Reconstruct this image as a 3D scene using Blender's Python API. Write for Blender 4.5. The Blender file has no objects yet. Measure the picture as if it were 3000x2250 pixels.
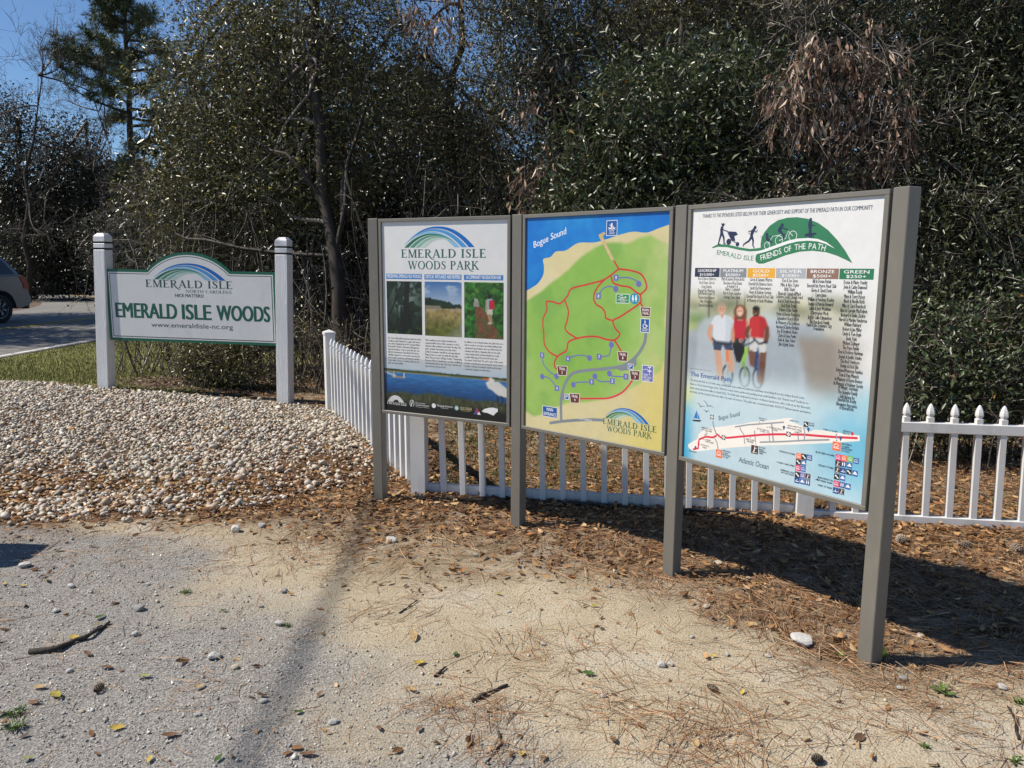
import bpy, bmesh, math, random
import numpy as np
from mathutils import Vector, Matrix
from math import sin, cos, pi, radians, tan, atan2, hypot

S = bpy.context.scene
C = S.collection
rng = np.random.default_rng(7)

# ------------------------------------------------------------------ camera
cam_d = bpy.data.cameras.new('camera'); cam = bpy.data.objects.new('camera', cam_d); C.objects.link(cam)
cam_d.sensor_fit = 'HORIZONTAL'; cam_d.sensor_width = 36.0; cam_d.lens = 36.0 * 0.74721
cam_d.clip_start = 0.05; cam_d.clip_end = 2000
pitch, roll = radians(8.6856), radians(0.302)
fw = Vector((0, cos(pitch), -sin(pitch))); up = Vector((0, sin(pitch), cos(pitch))); rt = Vector((1, 0, 0))
rt2 = rt * cos(roll) + up * sin(roll); up2 = -rt * sin(roll) + up * cos(roll)
cam.matrix_world = Matrix(((rt2.x, up2.x, -fw.x, 0), (rt2.y, up2.y, -fw.y, 0), (rt2.z, up2.z, -fw.z, 1.6), (0, 0, 0, 1)))
S.camera = cam

# ------------------------------------------------------------------ sky and sun
SUN_EL, SUN_AZ = radians(50.0), radians(2.5)          # light travels to +x, slightly away from the camera
W = bpy.data.worlds.new('World'); S.world = W; W.use_nodes = True
wn = W.node_tree.nodes; wl = W.node_tree.links
sky = wn.new('ShaderNodeTexSky'); sky.sky_type = 'NISHITA'; sky.sun_disc = False
sky.sun_elevation = SUN_EL
tosun = Vector((-cos(SUN_AZ) * cos(SUN_EL), -sin(SUN_AZ) * cos(SUN_EL), sin(SUN_EL)))
sky.sun_rotation = atan2(tosun.x, tosun.y)
sky.air_density = 1.0; sky.dust_density = 0.0; sky.ozone_density = 8.0; sky.altitude = 0
wn['Background'].inputs['Strength'].default_value = 0.088
wl.new(sky.outputs[0], wn['Background'].inputs['Color'])
sl = bpy.data.lights.new('sun', 'SUN'); sl.energy = 4.8; sl.angle = radians(0.53); sl.color = (1.0, 0.925, 0.82)
so = bpy.data.objects.new('sun', sl); C.objects.link(so)
so.rotation_euler = (-tosun).to_track_quat('-Z', 'Y').to_euler()
so.location = (-20, 0, 30)
S.view_settings.view_transform = 'Standard'; S.view_settings.look = 'None'
S.view_settings.exposure = 0.30; S.view_settings.gamma = 1.0; S.view_settings.use_curve_mapping = False
S.cycles.use_denoising = True
S.cycles.max_bounces = 6; S.cycles.diffuse_bounces = 3; S.cycles.glossy_bounces = 2
S.cycles.transmission_bounces = 2; S.cycles.transparent_max_bounces = 4

# ------------------------------------------------------------------ helpers
def lin(c):
    c = np.asarray(c, float)
    return np.where(c <= 0.04045, c / 12.92, ((c + 0.055) / 1.055) ** 2.4)
def s255(*c): return tuple(lin(np.array(c) / 255.0))

def world_of(o):
    v = Vector((0, 0, 0))
    while o is not None:
        v += o.location; o = o.parent
    return np.array(v)

def mesh_from(name, V, F, smooth=False, col=None):
    """V (n,3); F (m,k) int array or list of polygons; col (n,3) linear colours"""
    me = bpy.data.meshes.new(name)
    V = np.asarray(V, np.float32)
    if isinstance(F, np.ndarray):
        m, k = F.shape
        me.vertices.add(len(V)); me.vertices.foreach_set('co', V.ravel())
        me.loops.add(m * k); me.loops.foreach_set('vertex_index', F.astype(np.int32).ravel())
        me.polygons.add(m); me.polygons.foreach_set('loop_start', np.arange(0, m * k, k, dtype=np.int32))
        me.update(calc_edges=True)
    else:
        me.from_pydata([tuple(map(float, v)) for v in V], [], [tuple(map(int, f)) for f in F]); me.update()
    if smooth:
        me.polygons.foreach_set('use_smooth', np.ones(len(me.polygons), dtype=bool))
    if col is not None:
        a = me.color_attributes.new('Col', 'FLOAT_COLOR', 'POINT')
        c4 = np.ones((len(V), 4), np.float32); c4[:, :3] = col
        a.data.foreach_set('color', c4.ravel())
    return me

def add(name, V, F, mat, parent=None, smooth=False, col=None):
    V = np.asarray(V, float).reshape(-1, 3)
    if parent is not None: V = V - world_of(parent)
    me = mesh_from(name, V, F, smooth, col)
    if mat is not None: me.materials.append(mat)
    o = bpy.data.objects.new(name, me); C.objects.link(o); o.parent = parent
    return o

def inst(name, me, loc, rot=(0, 0, 0), scale=(1, 1, 1), parent=None):
    o = bpy.data.objects.new(name, me); C.objects.link(o)
    if parent is not None: loc = np.array(loc) - world_of(parent)
    o.location = tuple(map(float, loc)); o.rotation_euler = tuple(map(float, rot)); o.scale = tuple(map(float, scale)); o.parent = parent
    return o

def tag(o, label=None, cat=None, group=None, kind=None):
    if label: o['label'] = label
    if cat: o['category'] = cat
    if group: o['group'] = group
    if kind: o['kind'] = kind
    return o

def empty(name, loc, label=None, cat=None, group=None):
    o = bpy.data.objects.new(name, None); C.objects.link(o); o.location = tuple(map(float, loc)); o.empty_display_size = 0.2
    return tag(o, label, cat, group)

class MB:
    def __init__(s): s.v = []; s.f = []
    def poly(s, pts):
        n = len(s.v); s.v += [tuple(p) for p in pts]; s.f.append(tuple(range(n, n + len(pts))))
    def grid8(s, p, bev=0.0):   # hexahedron, p[0..3] bottom ring, p[4..7] top ring
        n = len(s.v); s.v += [tuple(q) for q in p]
        for q in ((3, 2, 1, 0), (4, 5, 6, 7), (0, 1, 5, 4), (1, 2, 6, 5), (2, 3, 7, 6), (3, 0, 4, 7)):
            s.f.append(tuple(n + i for i in q))
    def box(s, c, h, ax=None, shear=None):
        """centre c, half sizes h, ax = 3 unit axes; shear = vector added to the top ring"""
        c = np.array(c, float); A = np.eye(3) if ax is None else np.array(ax, float)
        P = []
        for z in (-1, 1):
            for (x, y) in ((-1, -1), (1, -1), (1, 1), (-1, 1)):
                q = c + A[0] * h[0] * x + A[1] * h[1] * y + A[2] * h[2] * z
                if shear is not None and z > 0: q = q + np.array(shear)
                P.append(q)
        s.grid8(P)
    def tube(s, pts, rad, n=8, caps=True):
        pts = [np.array(p, float) for p in pts]; K = len(pts)
        if np.isscalar(rad): rad = [rad] * K
        b = len(s.v)
        for i, p in enumerate(pts):
            t = pts[min(i + 1, K - 1)] - pts[max(i - 1, 0)]; t = t / (np.linalg.norm(t) + 1e-9)
            a = np.array((0, 0, 1.0)) if abs(t[2]) < .9 else np.array((1.0, 0, 0))
            u = np.cross(t, a); u /= np.linalg.norm(u); w = np.cross(t, u)
            for k in range(n):
                an = 2 * pi * k / n; s.v.append(tuple(p + rad[i] * (u * cos(an) + w * sin(an))))
        for i in range(K - 1):
            for k in range(n):
                a0 = b + i * n + k; a1 = b + i * n + (k + 1) % n
                s.f.append((a0, a1, a1 + n, a0 + n))
        if caps:
            s.f.append(tuple(b + k for k in range(n))[::-1]); s.f.append(tuple(b + (K - 1) * n + k for k in range(n)))
    def build(s, name, mat, parent=None, smooth=False, bevel=0.0, segs=1):
        o = add(name, s.v, s.f, mat, parent, smooth)
        if bevel:
            bm = bmesh.new(); bm.from_mesh(o.data)
            bmesh.ops.bevel(bm, geom=bm.edges[:], offset=bevel, segments=segs, affect='EDGES', clamp_overlap=True)
            bm.to_mesh(o.data); bm.free()
        return o

def noise2(x, y, sc, seed=0, octv=3):
    """smooth value noise, vectorised, about 0..1"""
    x = np.asarray(x, float); y = np.asarray(y, float); out = np.zeros(np.broadcast(x, y).shape); amp = 1; tot = 0
    for o in range(octv):
        X = x * sc; Y = y * sc; xi = np.floor(X); yi = np.floor(Y); fx = X - xi; fy = Y - yi
        fx = fx * fx * (3 - 2 * fx); fy = fy * fy * (3 - 2 * fy)
        def h(a, b):
            v = np.sin(a * 127.1 + b * 311.7 + (seed + o * 17) * 74.7) * 43758.5453; return v - np.floor(v)
        n = (h(xi, yi) * (1 - fx) + h(xi + 1, yi) * fx) * (1 - fy) + (h(xi, yi + 1) * (1 - fx) + h(xi + 1, yi + 1) * fx) * fy
        out += n * amp; tot += amp; amp *= .5; sc *= 2.03
    return out / tot
def sstep(a, b, x):
    t = np.clip((np.asarray(x, float) - a) / (b - a), 0, 1); return t * t * (3 - 2 * t)

# ------------------------------------------------------------------ materials
def nodes(name):
    m = bpy.data.materials.new(name); m.use_nodes = True
    nt = m.node_tree; return m, nt.nodes, nt.links, nt.nodes['Principled BSDF']
def setin(b, **k):
    for n, v in k.items(): b.inputs[n.replace('_', ' ')].default_value = v
def ramp(n, l, src, stops, interp='LINEAR'):
    r = n.new('ShaderNodeValToRGB'); r.color_ramp.interpolation = interp
    e = r.color_ramp.elements
    while len(e) < len(stops): e.new(0.5)
    for i, (p, c) in enumerate(stops):
        e[i].position = p; e[i].color = (*c, 1) if len(c) == 3 else c
    l.new(src, r.inputs[0]); return r.outputs[0]
def noise(n, l, scale, detail=4, rough=.6, vec=None, dist=0.0):
    t = n.new('ShaderNodeTexNoise'); t.inputs['Scale'].default_value = scale; t.inputs['Detail'].default_value = detail
    t.inputs['Roughness'].default_value = rough; t.inputs['Distortion'].default_value = dist
    if vec is not None: l.new(vec, t.inputs['Vector'])
    return t.outputs['Fac']
def objco(n, l, scale=(1, 1, 1), kind='Object'):
    t = n.new('ShaderNodeTexCoord'); mp = n.new('ShaderNodeMapping'); mp.inputs['Scale'].default_value = scale
    l.new(t.outputs[kind], mp.inputs['Vector']); return mp.outputs[0]
def mixc(n, l, fac, a, b, mode='MIX'):
    m = n.new('ShaderNodeMix'); m.data_type = 'RGBA'; m.blend_type = mode
    for sck, v in ((m.inputs[0], fac), (m.inputs[6], a), (m.inputs[7], b)):
        if isinstance(v, (int, float)): sck.default_value = v
        elif isinstance(v, (tuple, list)): sck.default_value = (*v, 1) if len(v) == 3 else v
        else: l.new(v, sck)
    return m.outputs[2]
def bump(n, l, b, h, strength=.4, dist=.01):
    bp = n.new('ShaderNodeBump'); bp.inputs['Strength'].default_value = strength; bp.inputs['Distance'].default_value = dist
    l.new(h, bp.inputs['Height']); l.new(bp.outputs[0], b.inputs['Normal'])

def simple(name, col, rough=.5, var=.12, scale=6, bmp=0.0, bscale=40, metal=0, stretch=(1, 1, 1), spec=.5):
    m, n, l, b = nodes(name)
    co = objco(n, l, stretch)
    f = noise(n, l, scale, 5, .65, co)
    a = tuple(np.clip(np.array(col) * (1 - var), 0, 1)); c = tuple(np.clip(np.array(col) * (1 + var), 0, 1))
    l.new(ramp(n, l, f, [(.3, a), (.7, c)]), b.inputs['Base Color'])
    setin(b, Roughness=rough, Metallic=metal); b.inputs['Specular IOR Level'].default_value = spec
    if bmp: bump(n, l, b, noise(n, l, bscale, 4, .6, co), bmp, .004)
    return m

def attr_mat(name, rough=.5, spec=.5, var=0.0, scale=30, transl=0.0, bmp=0.0, bscale=60):
    m, n, l, b = nodes(name)
    a = n.new('ShaderNodeVertexColor'); a.layer_name = 'Col'
    src = a.outputs[0]
    if var:
        f = noise(n, l, scale, 4, .6, objco(n, l))
        src = mixc(n, l, 1.0, src, ramp(n, l, f, [(.3, (1 - var,) * 3), (.7, (1 + var,) * 3)]), 'MULTIPLY')
    l.new(src, b.inputs['Base Color']); setin(b, Roughness=rough); b.inputs['Specular IOR Level'].default_value = spec
    if bmp: bump(n, l, b, noise(n, l, bscale, 4, .6, objco(n, l)), bmp, .003)
    if transl:
        t = n.new('ShaderNodeBsdfTranslucent'); l.new(src, t.inputs['Color']); mx = n.new('ShaderNodeMixShader')
        mx.inputs[0].default_value = transl; l.new(b.outputs[0], mx.inputs[1]); l.new(t.outputs[0], mx.inputs[2])
        l.new(mx.outputs[0], n['Material Output'].inputs['Surface'])
    return m

_ink = {}
def ink(col, rough=.38):
    k = tuple(np.round(col, 4)) + (rough,)
    if k not in _ink:
        m, n, l, b = nodes('printed_ink'); setin(b, Roughness=rough)
        f = noise(n, l, 9, 3, .5, objco(n, l)); a = np.array(col)
        l.new(ramp(n, l, f, [(.3, tuple(a * .95)), (.7, tuple(np.clip(a * 1.04, 0, 1)))]), b.inputs['Base Color'])
        _ink[k] = m
    return _ink[k]

M_leaf = attr_mat('glossy_leaf', rough=.38, spec=.7, transl=.20)
M_dry = attr_mat('dry_leaf', rough=.62, spec=.25, var=.18, scale=60, transl=.12)
M_needle = attr_mat('pine_needle', rough=.55, spec=.3)
M_bark = simple('bark', (.055, .046, .038), .85, .45, 14, .9, 45, stretch=(1, 1, .25), spec=.2)
M_twig = attr_mat('twig_bark', rough=.6, spec=.3, var=.3, scale=25)
M_stone = attr_mat('river_stone', rough=.55, spec=.35, var=.16, scale=38, bmp=.25, bscale=90)
M_rock = simple('limestone_chunk', (.60, .58, .54), .85, .3, 22, 1.0, 60, spec=.2)
def grimy(name, col, rough, dirt, amount, scale=(1, 1, .35)):
    m, n, l, b = nodes(name); co = objco(n, l, scale)
    f = ramp(n, l, noise(n, l, 11, 6, .7, co), [(.52, (0, 0, 0)), (.78, (amount,) * 3)])
    g = ramp(n, l, noise(n, l, 3, 4, .6, objco(n, l)), [(.35, tuple(np.array(col) * .93)), (.65, col)])
    l.new(mixc(n, l, f, g, dirt), b.inputs['Base Color']); setin(b, Roughness=rough)
    bump(n, l, b, noise(n, l, 160, 3, .6, co), .05, .002); return m
M_vinyl = grimy('white_vinyl', (.78, .775, .755), .36, (.36, .35, .27), .55)
M_paint = None
def wood_white():
    m, n, l, b = nodes('white_painted_wood')
    co = objco(n, l, (1, 1, .14))
    w = n.new('ShaderNodeTexWave'); w.wave_type = 'BANDS'; w.bands_direction = 'X'
    w.inputs['Scale'].default_value = 14; w.inputs['Distortion'].default_value = 22; w.inputs['Detail'].default_value = 3; w.inputs['Detail Scale'].default_value = .8
    l.new(co, w.inputs['Vector'])
    f = noise(n, l, 5, 5, .6, objco(n, l, (1, 1, .3)))
    l.new(ramp(n, l, f, [(.3, (.68, .68, .67)), (.65, (.80, .80, .79))]), b.inputs['Base Color'])
    setin(b, Roughness=.5); bump(n, l, b, w.outputs['Fac'], .22, .004)
    return m
M_paint = wood_white()
M_groove = simple('dark_groove_paint', (.012, .017, .022), .6, .1)
M_alu = grimy('taupe_powder_coat', (.165, .155, .132), .44, (.24, .22, .18), .5)
M_gap = simple('dark_bracket', (.03, .03, .03), .7, .1)  # near-black finish of the panel brackets
# ------------------------------------------------------------------ terrain
def terr(x, y):
    m1 = .21 * np.exp(-.5 * (((x + 5.6) / 2.0) ** 2 + ((y - 8.3) / 1.7) ** 2))
    m2 = .09 * np.exp(-.5 * (((x + 1.7) / 0.95) ** 2 + ((y - 6.9) / 1.1) ** 2))
    return m1 + m2
def micro(x, y):
    near = np.exp(-np.maximum(0, np.hypot(x, y - 3) - 3) / 3)
    return near * ((noise2(x, y, 2.2, 3, 3) - .5) * .035 + (noise2(x, y, 14, 5, 2) - .5) * .010)
def gz(x, y): return terr(x, y) + micro(x, y)

def grey_b(x, y):
    xb = np.interp(y, [1.6, 1.9, 2.2, 2.4, 2.68, 3.03, 3.75, 4.3, 4.8], [1.5, .9, .25, -.2, -.62, -.98, -1.4, -2.2, -3.6])
    return sstep(.45, -.45, x - xb + (noise2(x, y, 1.7, 11, 3) - .5) * 1.3)
def lit_y(x): return np.interp(x, [-9, -3.07, -2.24, -1.41, -.73, -.24, .23, .79, 1.15, 1.37, 1.94, 3, 6], [4.5, 4.4, 4.42, 4.4, 4.0, 3.85, 3.8, 3.62, 3.05, 2.75, 2.65, 2.35, 2.2])
def litter_b(x, y):
    return sstep(-.1, .55, y - lit_y(x) + (noise2(x, y, 2.1, 21, 3) - .5) * .9)
FA0 = np.array((-1.90, 7.92)); FC = np.array((-.646, 5.222)); FM = np.array((1.902, 4.80))
FE = FC + (FM - FC) * 2.0
def fence_x(y): return FA0[0] + (FC[0] - FA0[0]) * (np.asarray(y) - FA0[1]) / (FC[1] - FA0[1])
def bed_b(x, y):
    ylo = np.interp(x, [-12, -3.2, -2.75, -2.27, -1.9, -1.48, -1.13, -.76], [4.7, 4.62, 4.58, 4.68, 4.86, 5.08, 5.22, 5.32])
    yhi = np.interp(x, [-12, -9, -6.5, -4.8, -3.76, -2.7, -1.9], [11.2, 10.4, 9.5, 8.72, 8.62, 8.4, 8.0])
    nz = (noise2(x, y, 1.6, 31, 3) - .5) * .35
    return sstep(-.1, .12, y - ylo + nz) * sstep(-.08, .1, yhi - y + nz * .5) * sstep(-.02, .03, np.where(y > 8, 5, fence_x(y)) - x)
def road_c(y): return -12.7 - .03 * np.maximum(0, np.asarray(y, float) - 22) ** 2
ROAD_HW = 3.9
def grass_b(x, y):
    a = sstep(-.1, .2, y - np.interp(x, [-12, -9, -6.5, -4.8, -3.76, -2.7], [11.2, 10.4, 9.5, 8.72, 8.62, 8.4]))
    mulch = sstep(.9, .3, np.hypot((x + 4.3) / 1.5, (y - 10.0) / 1.5) + (noise2(x, y, 1.2, 8) - .5) * .8)
    return a * sstep(-3.3, -3.9, x + (noise2(x, y, .8, 4) - .5)) * (1 - mulch) * sstep(24, 18, y)

def stretch_axis(a, b, step, far, growth=1.28):
    c = list(np.arange(a, b + 1e-6, step)); d = step; x = b
    while x < far: d *= growth; x += d; c.append(x)
    d = step; x = a; e = []
    while x > -far: d *= growth; x -= d; e.append(x)
    return np.array(e[::-1] + c)
gx = stretch_axis(-5.2, 4.2, .042, 700); gy = stretch_axis(1.5, 9.4, .042, 700)
GX, GY = np.meshgrid(gx, gy); GZ = gz(GX, GY)
nx, ny = len(gx), len(gy)
idx = np.arange(nx * ny).reshape(ny, nx)
F = np.stack([idx[:-1, :-1], idx[:-1, 1:], idx[1:, 1:], idx[1:, :-1]], -1).reshape(-1, 4)
far_l = ((GY > 5.0) & (bed_b(GX, GY) < .5))
lit = np.where(bed_b(GX, GY) > .3, 3.0, litter_b(GX, GY))  # brown litter under the gravel, strengthened to paint in shade between stones
gcol = np.stack([grey_b(GX, GY), lit, grass_b(GX, GY)], -1).reshape(-1, 3)

def ground_mat():
    m, n, l, b = nodes('sandy_ground')
    a = n.new('ShaderNodeVertexColor'); a.layer_name = 'Col'
    sp = n.new('ShaderNodeSeparateColor'); l.new(a.outputs[0], sp.inputs[0])
    co = objco(n, l)
    big = noise(n, l, 1.9, 6, .62, co); fine = noise(n, l, 130, 3, .7, co); mid = noise(n, l, 18, 5, .65, co)
    sand = ramp(n, l, big, [(.3, (.35, .29, .20)), (.5, (.42, .355, .25)), (.7, (.46, .41, .325))])
    sand = mixc(n, l, 1.0, sand, ramp(n, l, fine, [(.32, (.50, .48, .46)), (.5, (1, 1, 1)), (.7, (1.22, 1.22, 1.22))]), 'MULTIPLY')
    grey = ramp(n, l, fine, [(.3, (.085, .08, .074)), (.5, (.265, .255, .235)), (.72, (.46, .445, .415))])
    v = n.new('ShaderNodeTexVoronoi'); v.inputs['Scale'].default_value = 120; l.new(co, v.inputs['Vector'])
    grey = mixc(n, l, 1.0, grey, ramp(n, l, v.outputs['Color'], [(.0, (.62, .62, .64)), (1, (1.25, 1.22, 1.18))]), 'MULTIPLY')
    litc = ramp(n, l, mid, [(.3, (.05, .028, .016)), (.5, (.12, .068, .036)), (.72, (.22, .135, .075))])
    litc = mixc(n, l, 1.0, litc, ramp(n, l, fine, [(.3, (.6, .6, .6)), (.7, (1.3, 1.3, 1.3))]), 'MULTIPLY')
    grs = ramp(n, l, mid, [(.3, (.13, .13, .045)), (.6, (.24, .25, .085)), (.75, (.33, .29, .15))])
    c = mixc(n, l, sp.outputs[0], sand, grey)
    fm = n.new('ShaderNodeMath'); fm.operation = 'MULTIPLY'; l.new(sp.outputs[1], fm.inputs[0])
    brk = ramp(n, l, noise(n, l, 7, 5, .7, co), [(.36, (.25, .25, .25)), (.56, (1, 1, 1))]); l.new(brk, fm.inputs[1])
    c = mixc(n, l, fm.outputs[0], c, litc)
    c = mixc(n, l, sp.outputs[2], c, grs)
    l.new(c, b.inputs['Base Color']); setin(b, Roughness=.95); b.inputs['Specular IOR Level'].default_value = .15
    ad = n.new('ShaderNodeMath'); ad.operation = 'ADD'; l.new(fine, ad.inputs[0]); l.new(v.outputs['Distance'], ad.inputs[1])
    bump(n, l, b, ad.outputs[0], .55, .006)
    return m
M_ground = ground_mat()
ground = add('ground', np.stack([GX, GY, GZ], -1).reshape(-1, 3), F, M_ground, None, True, gcol)
tag(ground, 'sandy ground with grey grit, brown leaf litter and a grass verge', None, None, 'structure')

# road sheet, edge line, centre lines
def strip(name, ys, off0, off1, z, mat, label):
    V = []; F = []
    for i, y in enumerate(ys):
        c = float(road_c(y)); V += [(c + off0, y, z), (c + off1, y, z)]
        if i: F.append((2 * i - 2, 2 * i - 1, 2 * i + 1, 2 * i))
    o = add(name, V, F, mat); return tag(o, label, None, None, 'structure')
def asphalt():
    m, n, l, b = nodes('worn_asphalt'); co = objco(n, l)
    f = noise(n, l, 60, 4, .7, co); g = noise(n, l, .8, 5, .6, objco(n, l, (1, .25, 1)))
    c = ramp(n, l, g, [(.3, (.15, .145, .135)), (.7, (.235, .225, .21))])
    c = mixc(n, l, 1.0, c, ramp(n, l, f, [(.3, (.7, .7, .7)), (.7, (1.25, 1.25, 1.25))]), 'MULTIPLY')
    l.new(c, b.inputs['Base Color']); setin(b, Roughness=.9); bump(n, l, b, f, .3, .004); return m
M_asph = asphalt()
ys = list(np.arange(-30, 22, 4.0)) + list(np.arange(22, 46, 1.0))
strip('road', ys, -ROAD_HW, ROAD_HW, .012, M_asph, 'worn grey asphalt road')
M_line = simple('worn_white_road_paint', (.62, .61, .57), .7, .15, 12)
M_yel = simple('worn_yellow_road_paint', (.50, .33, .06), .7, .2, 12)
strip('road_edge_line', ys, ROAD_HW - .22, ROAD_HW - .08, .018, M_line, 'worn white edge line of the road')
strip('road_centre_line', ys, -.22, -.10, .018, M_yel, 'worn yellow centre line of the road, far stripe')
strip('road_centre_line', ys, .10, .22, .018, M_yel, 'worn yellow centre line of the road, near stripe')
# ------------------------------------------------------------------ picket fence (one connected thing: two runs meeting at a corner post)
fence = empty('picket_fence', (FC[0], FC[1], 0), 'low white vinyl picket fence with acorn finials, turning a corner behind the map boards', 'fence')
def picket_mesh(h, lean):
    mb = MB(); a = .019
    zt = h - .088
    rings = [(0, a), (zt, a), (zt + .002, a * .78), (zt + .009, a * .76), (zt + .014, a * 1.02), (zt + .024, a * 1.10), (zt + .040, a * 1.04),
             (zt + .060, a * .80), (zt + .076, a * .46), (zt + .086, a * .14)]
    V = []; Fc = []
    for i, (z, r) in enumerate(rings):
        # square low down, chamfered octagon in the finial
        ch = .10 if i < 2 else .42
        q = [(-1, -1 + ch), (-1 + ch, -1), (1 - ch, -1), (1, -1 + ch), (1, 1 - ch), (1 - ch, 1), (-1 + ch, 1), (-1, 1 - ch)]
        V += [(x * r + lean * z, y * r, z) for x, y in q]
    for i in range(len(rings) - 1):
        for k in range(8):
            Fc.append((i * 8 + k, i * 8 + (k + 1) % 8, i * 8 + 8 + (k + 1) % 8, i * 8 + 8 + k))
    Fc.append(tuple(range((len(rings) - 1) * 8, len(rings) * 8)))
    me = mesh_from('picket', V, Fc); me.materials.append(M_vinyl); return me
def post_mesh(h):
    mb = MB(); a = .051
    mb.box((0, 0, h / 2 - .1), (a, a, h / 2 + .1 - .03))
    c = .058
    mb.box((0, 0, h - .022), (c, c, .012))
    n = len(mb.v); mb.v += [(-c, -c, h - .009), (c, -c, h - .009), (c, c, h - .009), (-c, c, h - .009), (0, 0, h + .018)]
    mb.f += [(n, n + 1, n + 4), (n + 1, n + 2, n + 4), (n + 2, n + 3, n + 4), (n + 3, n, n + 4)]
    me = mesh_from('post', mb.v, mb.f); me.materials.append(M_vinyl); return me
PICK = picket_mesh(.765, -.028); PICKA = picket_mesh(.765, -.012); POST = post_mesh(.84)
angB = atan2(*(FM - FC)[::-1]); angA = atan2(*(FC - FA0)[::-1])
for q, an in ((FA0, angA), (FC, angB), (FM, angB), (FE, angB)):
    inst('post', POST, (q[0], q[1], float(terr(q[0], q[1]))), (0, 0, an), parent=fence)
def rail(p0, p1, z0, z1, h, t):
    d = np.array([p1[0] - p0[0], p1[1] - p0[1], z1 - z0]); L = np.linalg.norm(d); d /= L
    nrm = np.array([-d[1], d[0], 0]); nrm /= np.linalg.norm(nrm); upv = np.cross(d, nrm)
    mb = MB(); mb.box(((p0[0] + p1[0]) / 2, (p0[1] + p1[1]) / 2, (z0 + z1) / 2), (L / 2 - .049, t, h), (d, nrm, upv))
    mb.build('rail', M_vinyl, fence, bevel=.004)
def run(p0, p1, n, lead0, lead1, me, topz=.625, botz=.02, face=False):
    d = (p1 - p0); L = np.linalg.norm(d); d = d / L; an = atan2(d[1], d[0])
    z0, z1 = float(terr(*p0)), float(terr(*p1))
    off = np.array((-d[1], d[0])) * (.0435 if face else 0); t = .0235        # where face is set the pickets stand in front of the rails
    rail(p0 + off, p1 + off, z0 + topz, z1 + topz, .0325, t); rail(p0 + off, p1 + off, z0 + botz + .015 * face, z1 + botz + .015 * face, .034, t)
    for i in range(n):
        s = lead0 + (L - lead0 - lead1) * i / (n - 1); q = p0 + d * s
        z = z0 + (z1 - z0) * s / L
        inst('picket', me, (q[0], q[1], z + .012), (0, 0, an), parent=fence)
# pickets pass through the rails; seen pickets stand a little proud of the rail face
run(FA0, FC, 20, .13, .12, PICKA, face=True); run(FC, FM, 17, .175, .17, PICK, face=True); run(FM, FE, 17, .175, .17, PICK)

# ------------------------------------------------------------------ town sign on two posts
SL = np.array((-4.72, 8.80)); SR = np.array((-2.53, 8.42))
zL, zR = float(terr(*SL)), float(terr(*SR))
sd = (SR - SL) / np.linalg.norm(SR - SL); sd3 = np.array((sd[0], sd[1], 0)); sn3 = np.array((sd[1], -sd[0], 0))   # towards the camera
sign = empty('park_sign', (*SL, zL), 'white town sign with green border and arched top between two white wooden posts', 'sign')
def sign_post(q, z, top, lean):
    H = top - z; a = .07
    def at(h): return np.array((q[0], q[1], z + h)) + np.array(lean) * h / H
    mb = MB()
    for h0, h1, hw in ((-.2, H - .185, a), (H - .165, H - .115, a), (H - .095, H - .035, a)):
        c0, c1 = at(h0), at(h1)
        mb.box((c0 + np.array((c0[0], c0[1], c1[2]))) / 2, (hw, hw, (h1 - h0) / 2), (sd3, sn3, (0, 0, 1)), c1 - np.array((c0[0], c0[1], c1[2])))
    o = mb.build('post', M_paint, sign, bevel=.004)
    c = at(H - .035); tp = MB(); P = []
    for zz, hw in ((0.0, a), (.035, a * .55)):
        for x, y in ((-1, -1), (1, -1), (1, 1), (-1, 1)): P.append(c + sd3 * x * hw + sn3 * y * hw + np.array((0, 0, zz)))
    tp.grid8(P); tp.build('post_cap', M_paint, o, bevel=.003)
    for h0, h1 in ((H - .1855, H - .1645), (H - .1155, H - .0945)):
        g = MB(); c0 = at((h0 + h1) / 2); g.box(c0, (a - .005, a - .005, (h1 - h0) / 2), (sd3, sn3, (0, 0, 1))); g.build('groove', M_groove, o)
    return o
sign_post(SL, zL, 1.955, (.085, 0, 0)); sign_post(SR, zR, 1.905, (.05, 0, 0))
# board: outline in (s along, z); s measured from the left end
B0 = SL + sd * .118; B1 = SR - sd * .045; BW = float(np.linalg.norm(B1 - B0)); zb0, zb1 = .752, 1.556
def bp(s, z, d=0.0):
    tilt = -.012 * s
    return np.array((B0[0], B0[1], 0)) + sd3 * s + sn3 * (.028 + d) + np.array((0, 0, z + tilt))
def board_outline(ins):
    pts = [(ins, zb0 + ins), (BW - ins, zb0 + ins), (BW - ins, zb1 - ins)]
    c = BW * .497; hw = BW * .245 - ins * .35; rise = .20
    R = (hw * hw + rise * rise) / (2 * rise); cz = zb1 - ins + rise - R; a0 = math.asin(hw / R)
    for k in range(25):
        a = a0 - 2 * a0 * k / 24; pts.append((c + R * sin(a), cz + R * cos(a)))
    pts.append((ins, zb1 - ins)); return pts
def plate(name, pts, d0, d1, mat, parent):
    n = len(pts); V = [bp(s, z, d0) for s, z in pts] + [bp(s, z, d1) for s, z in pts]
    F = [tuple(range(n, 2 * n)), tuple(range(n - 1, -1, -1))] + [(i, (i + 1) % n, n + (i + 1) % n, n + i) for i in range(n)]
    return add(name, V, F, mat, parent)
GREEN = s255(22, 98, 74); DKG = s255(34, 70, 66)
M_signw = grimy('sign_white_face', (.74, .74, .72), .4, (.50, .49, .44), .35)
board = plate('sign_board', board_outline(0), -.022, 0, ink(GREEN), sign)
plate('white_border', board_outline(.030), .0002, .0010, M_signw, board)
plate('border_line', board_outline(.044), .0012, .0018, ink(DKG), board)
plate('white_field', board_outline(.052), .0020, .0026, M_signw, board)
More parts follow.
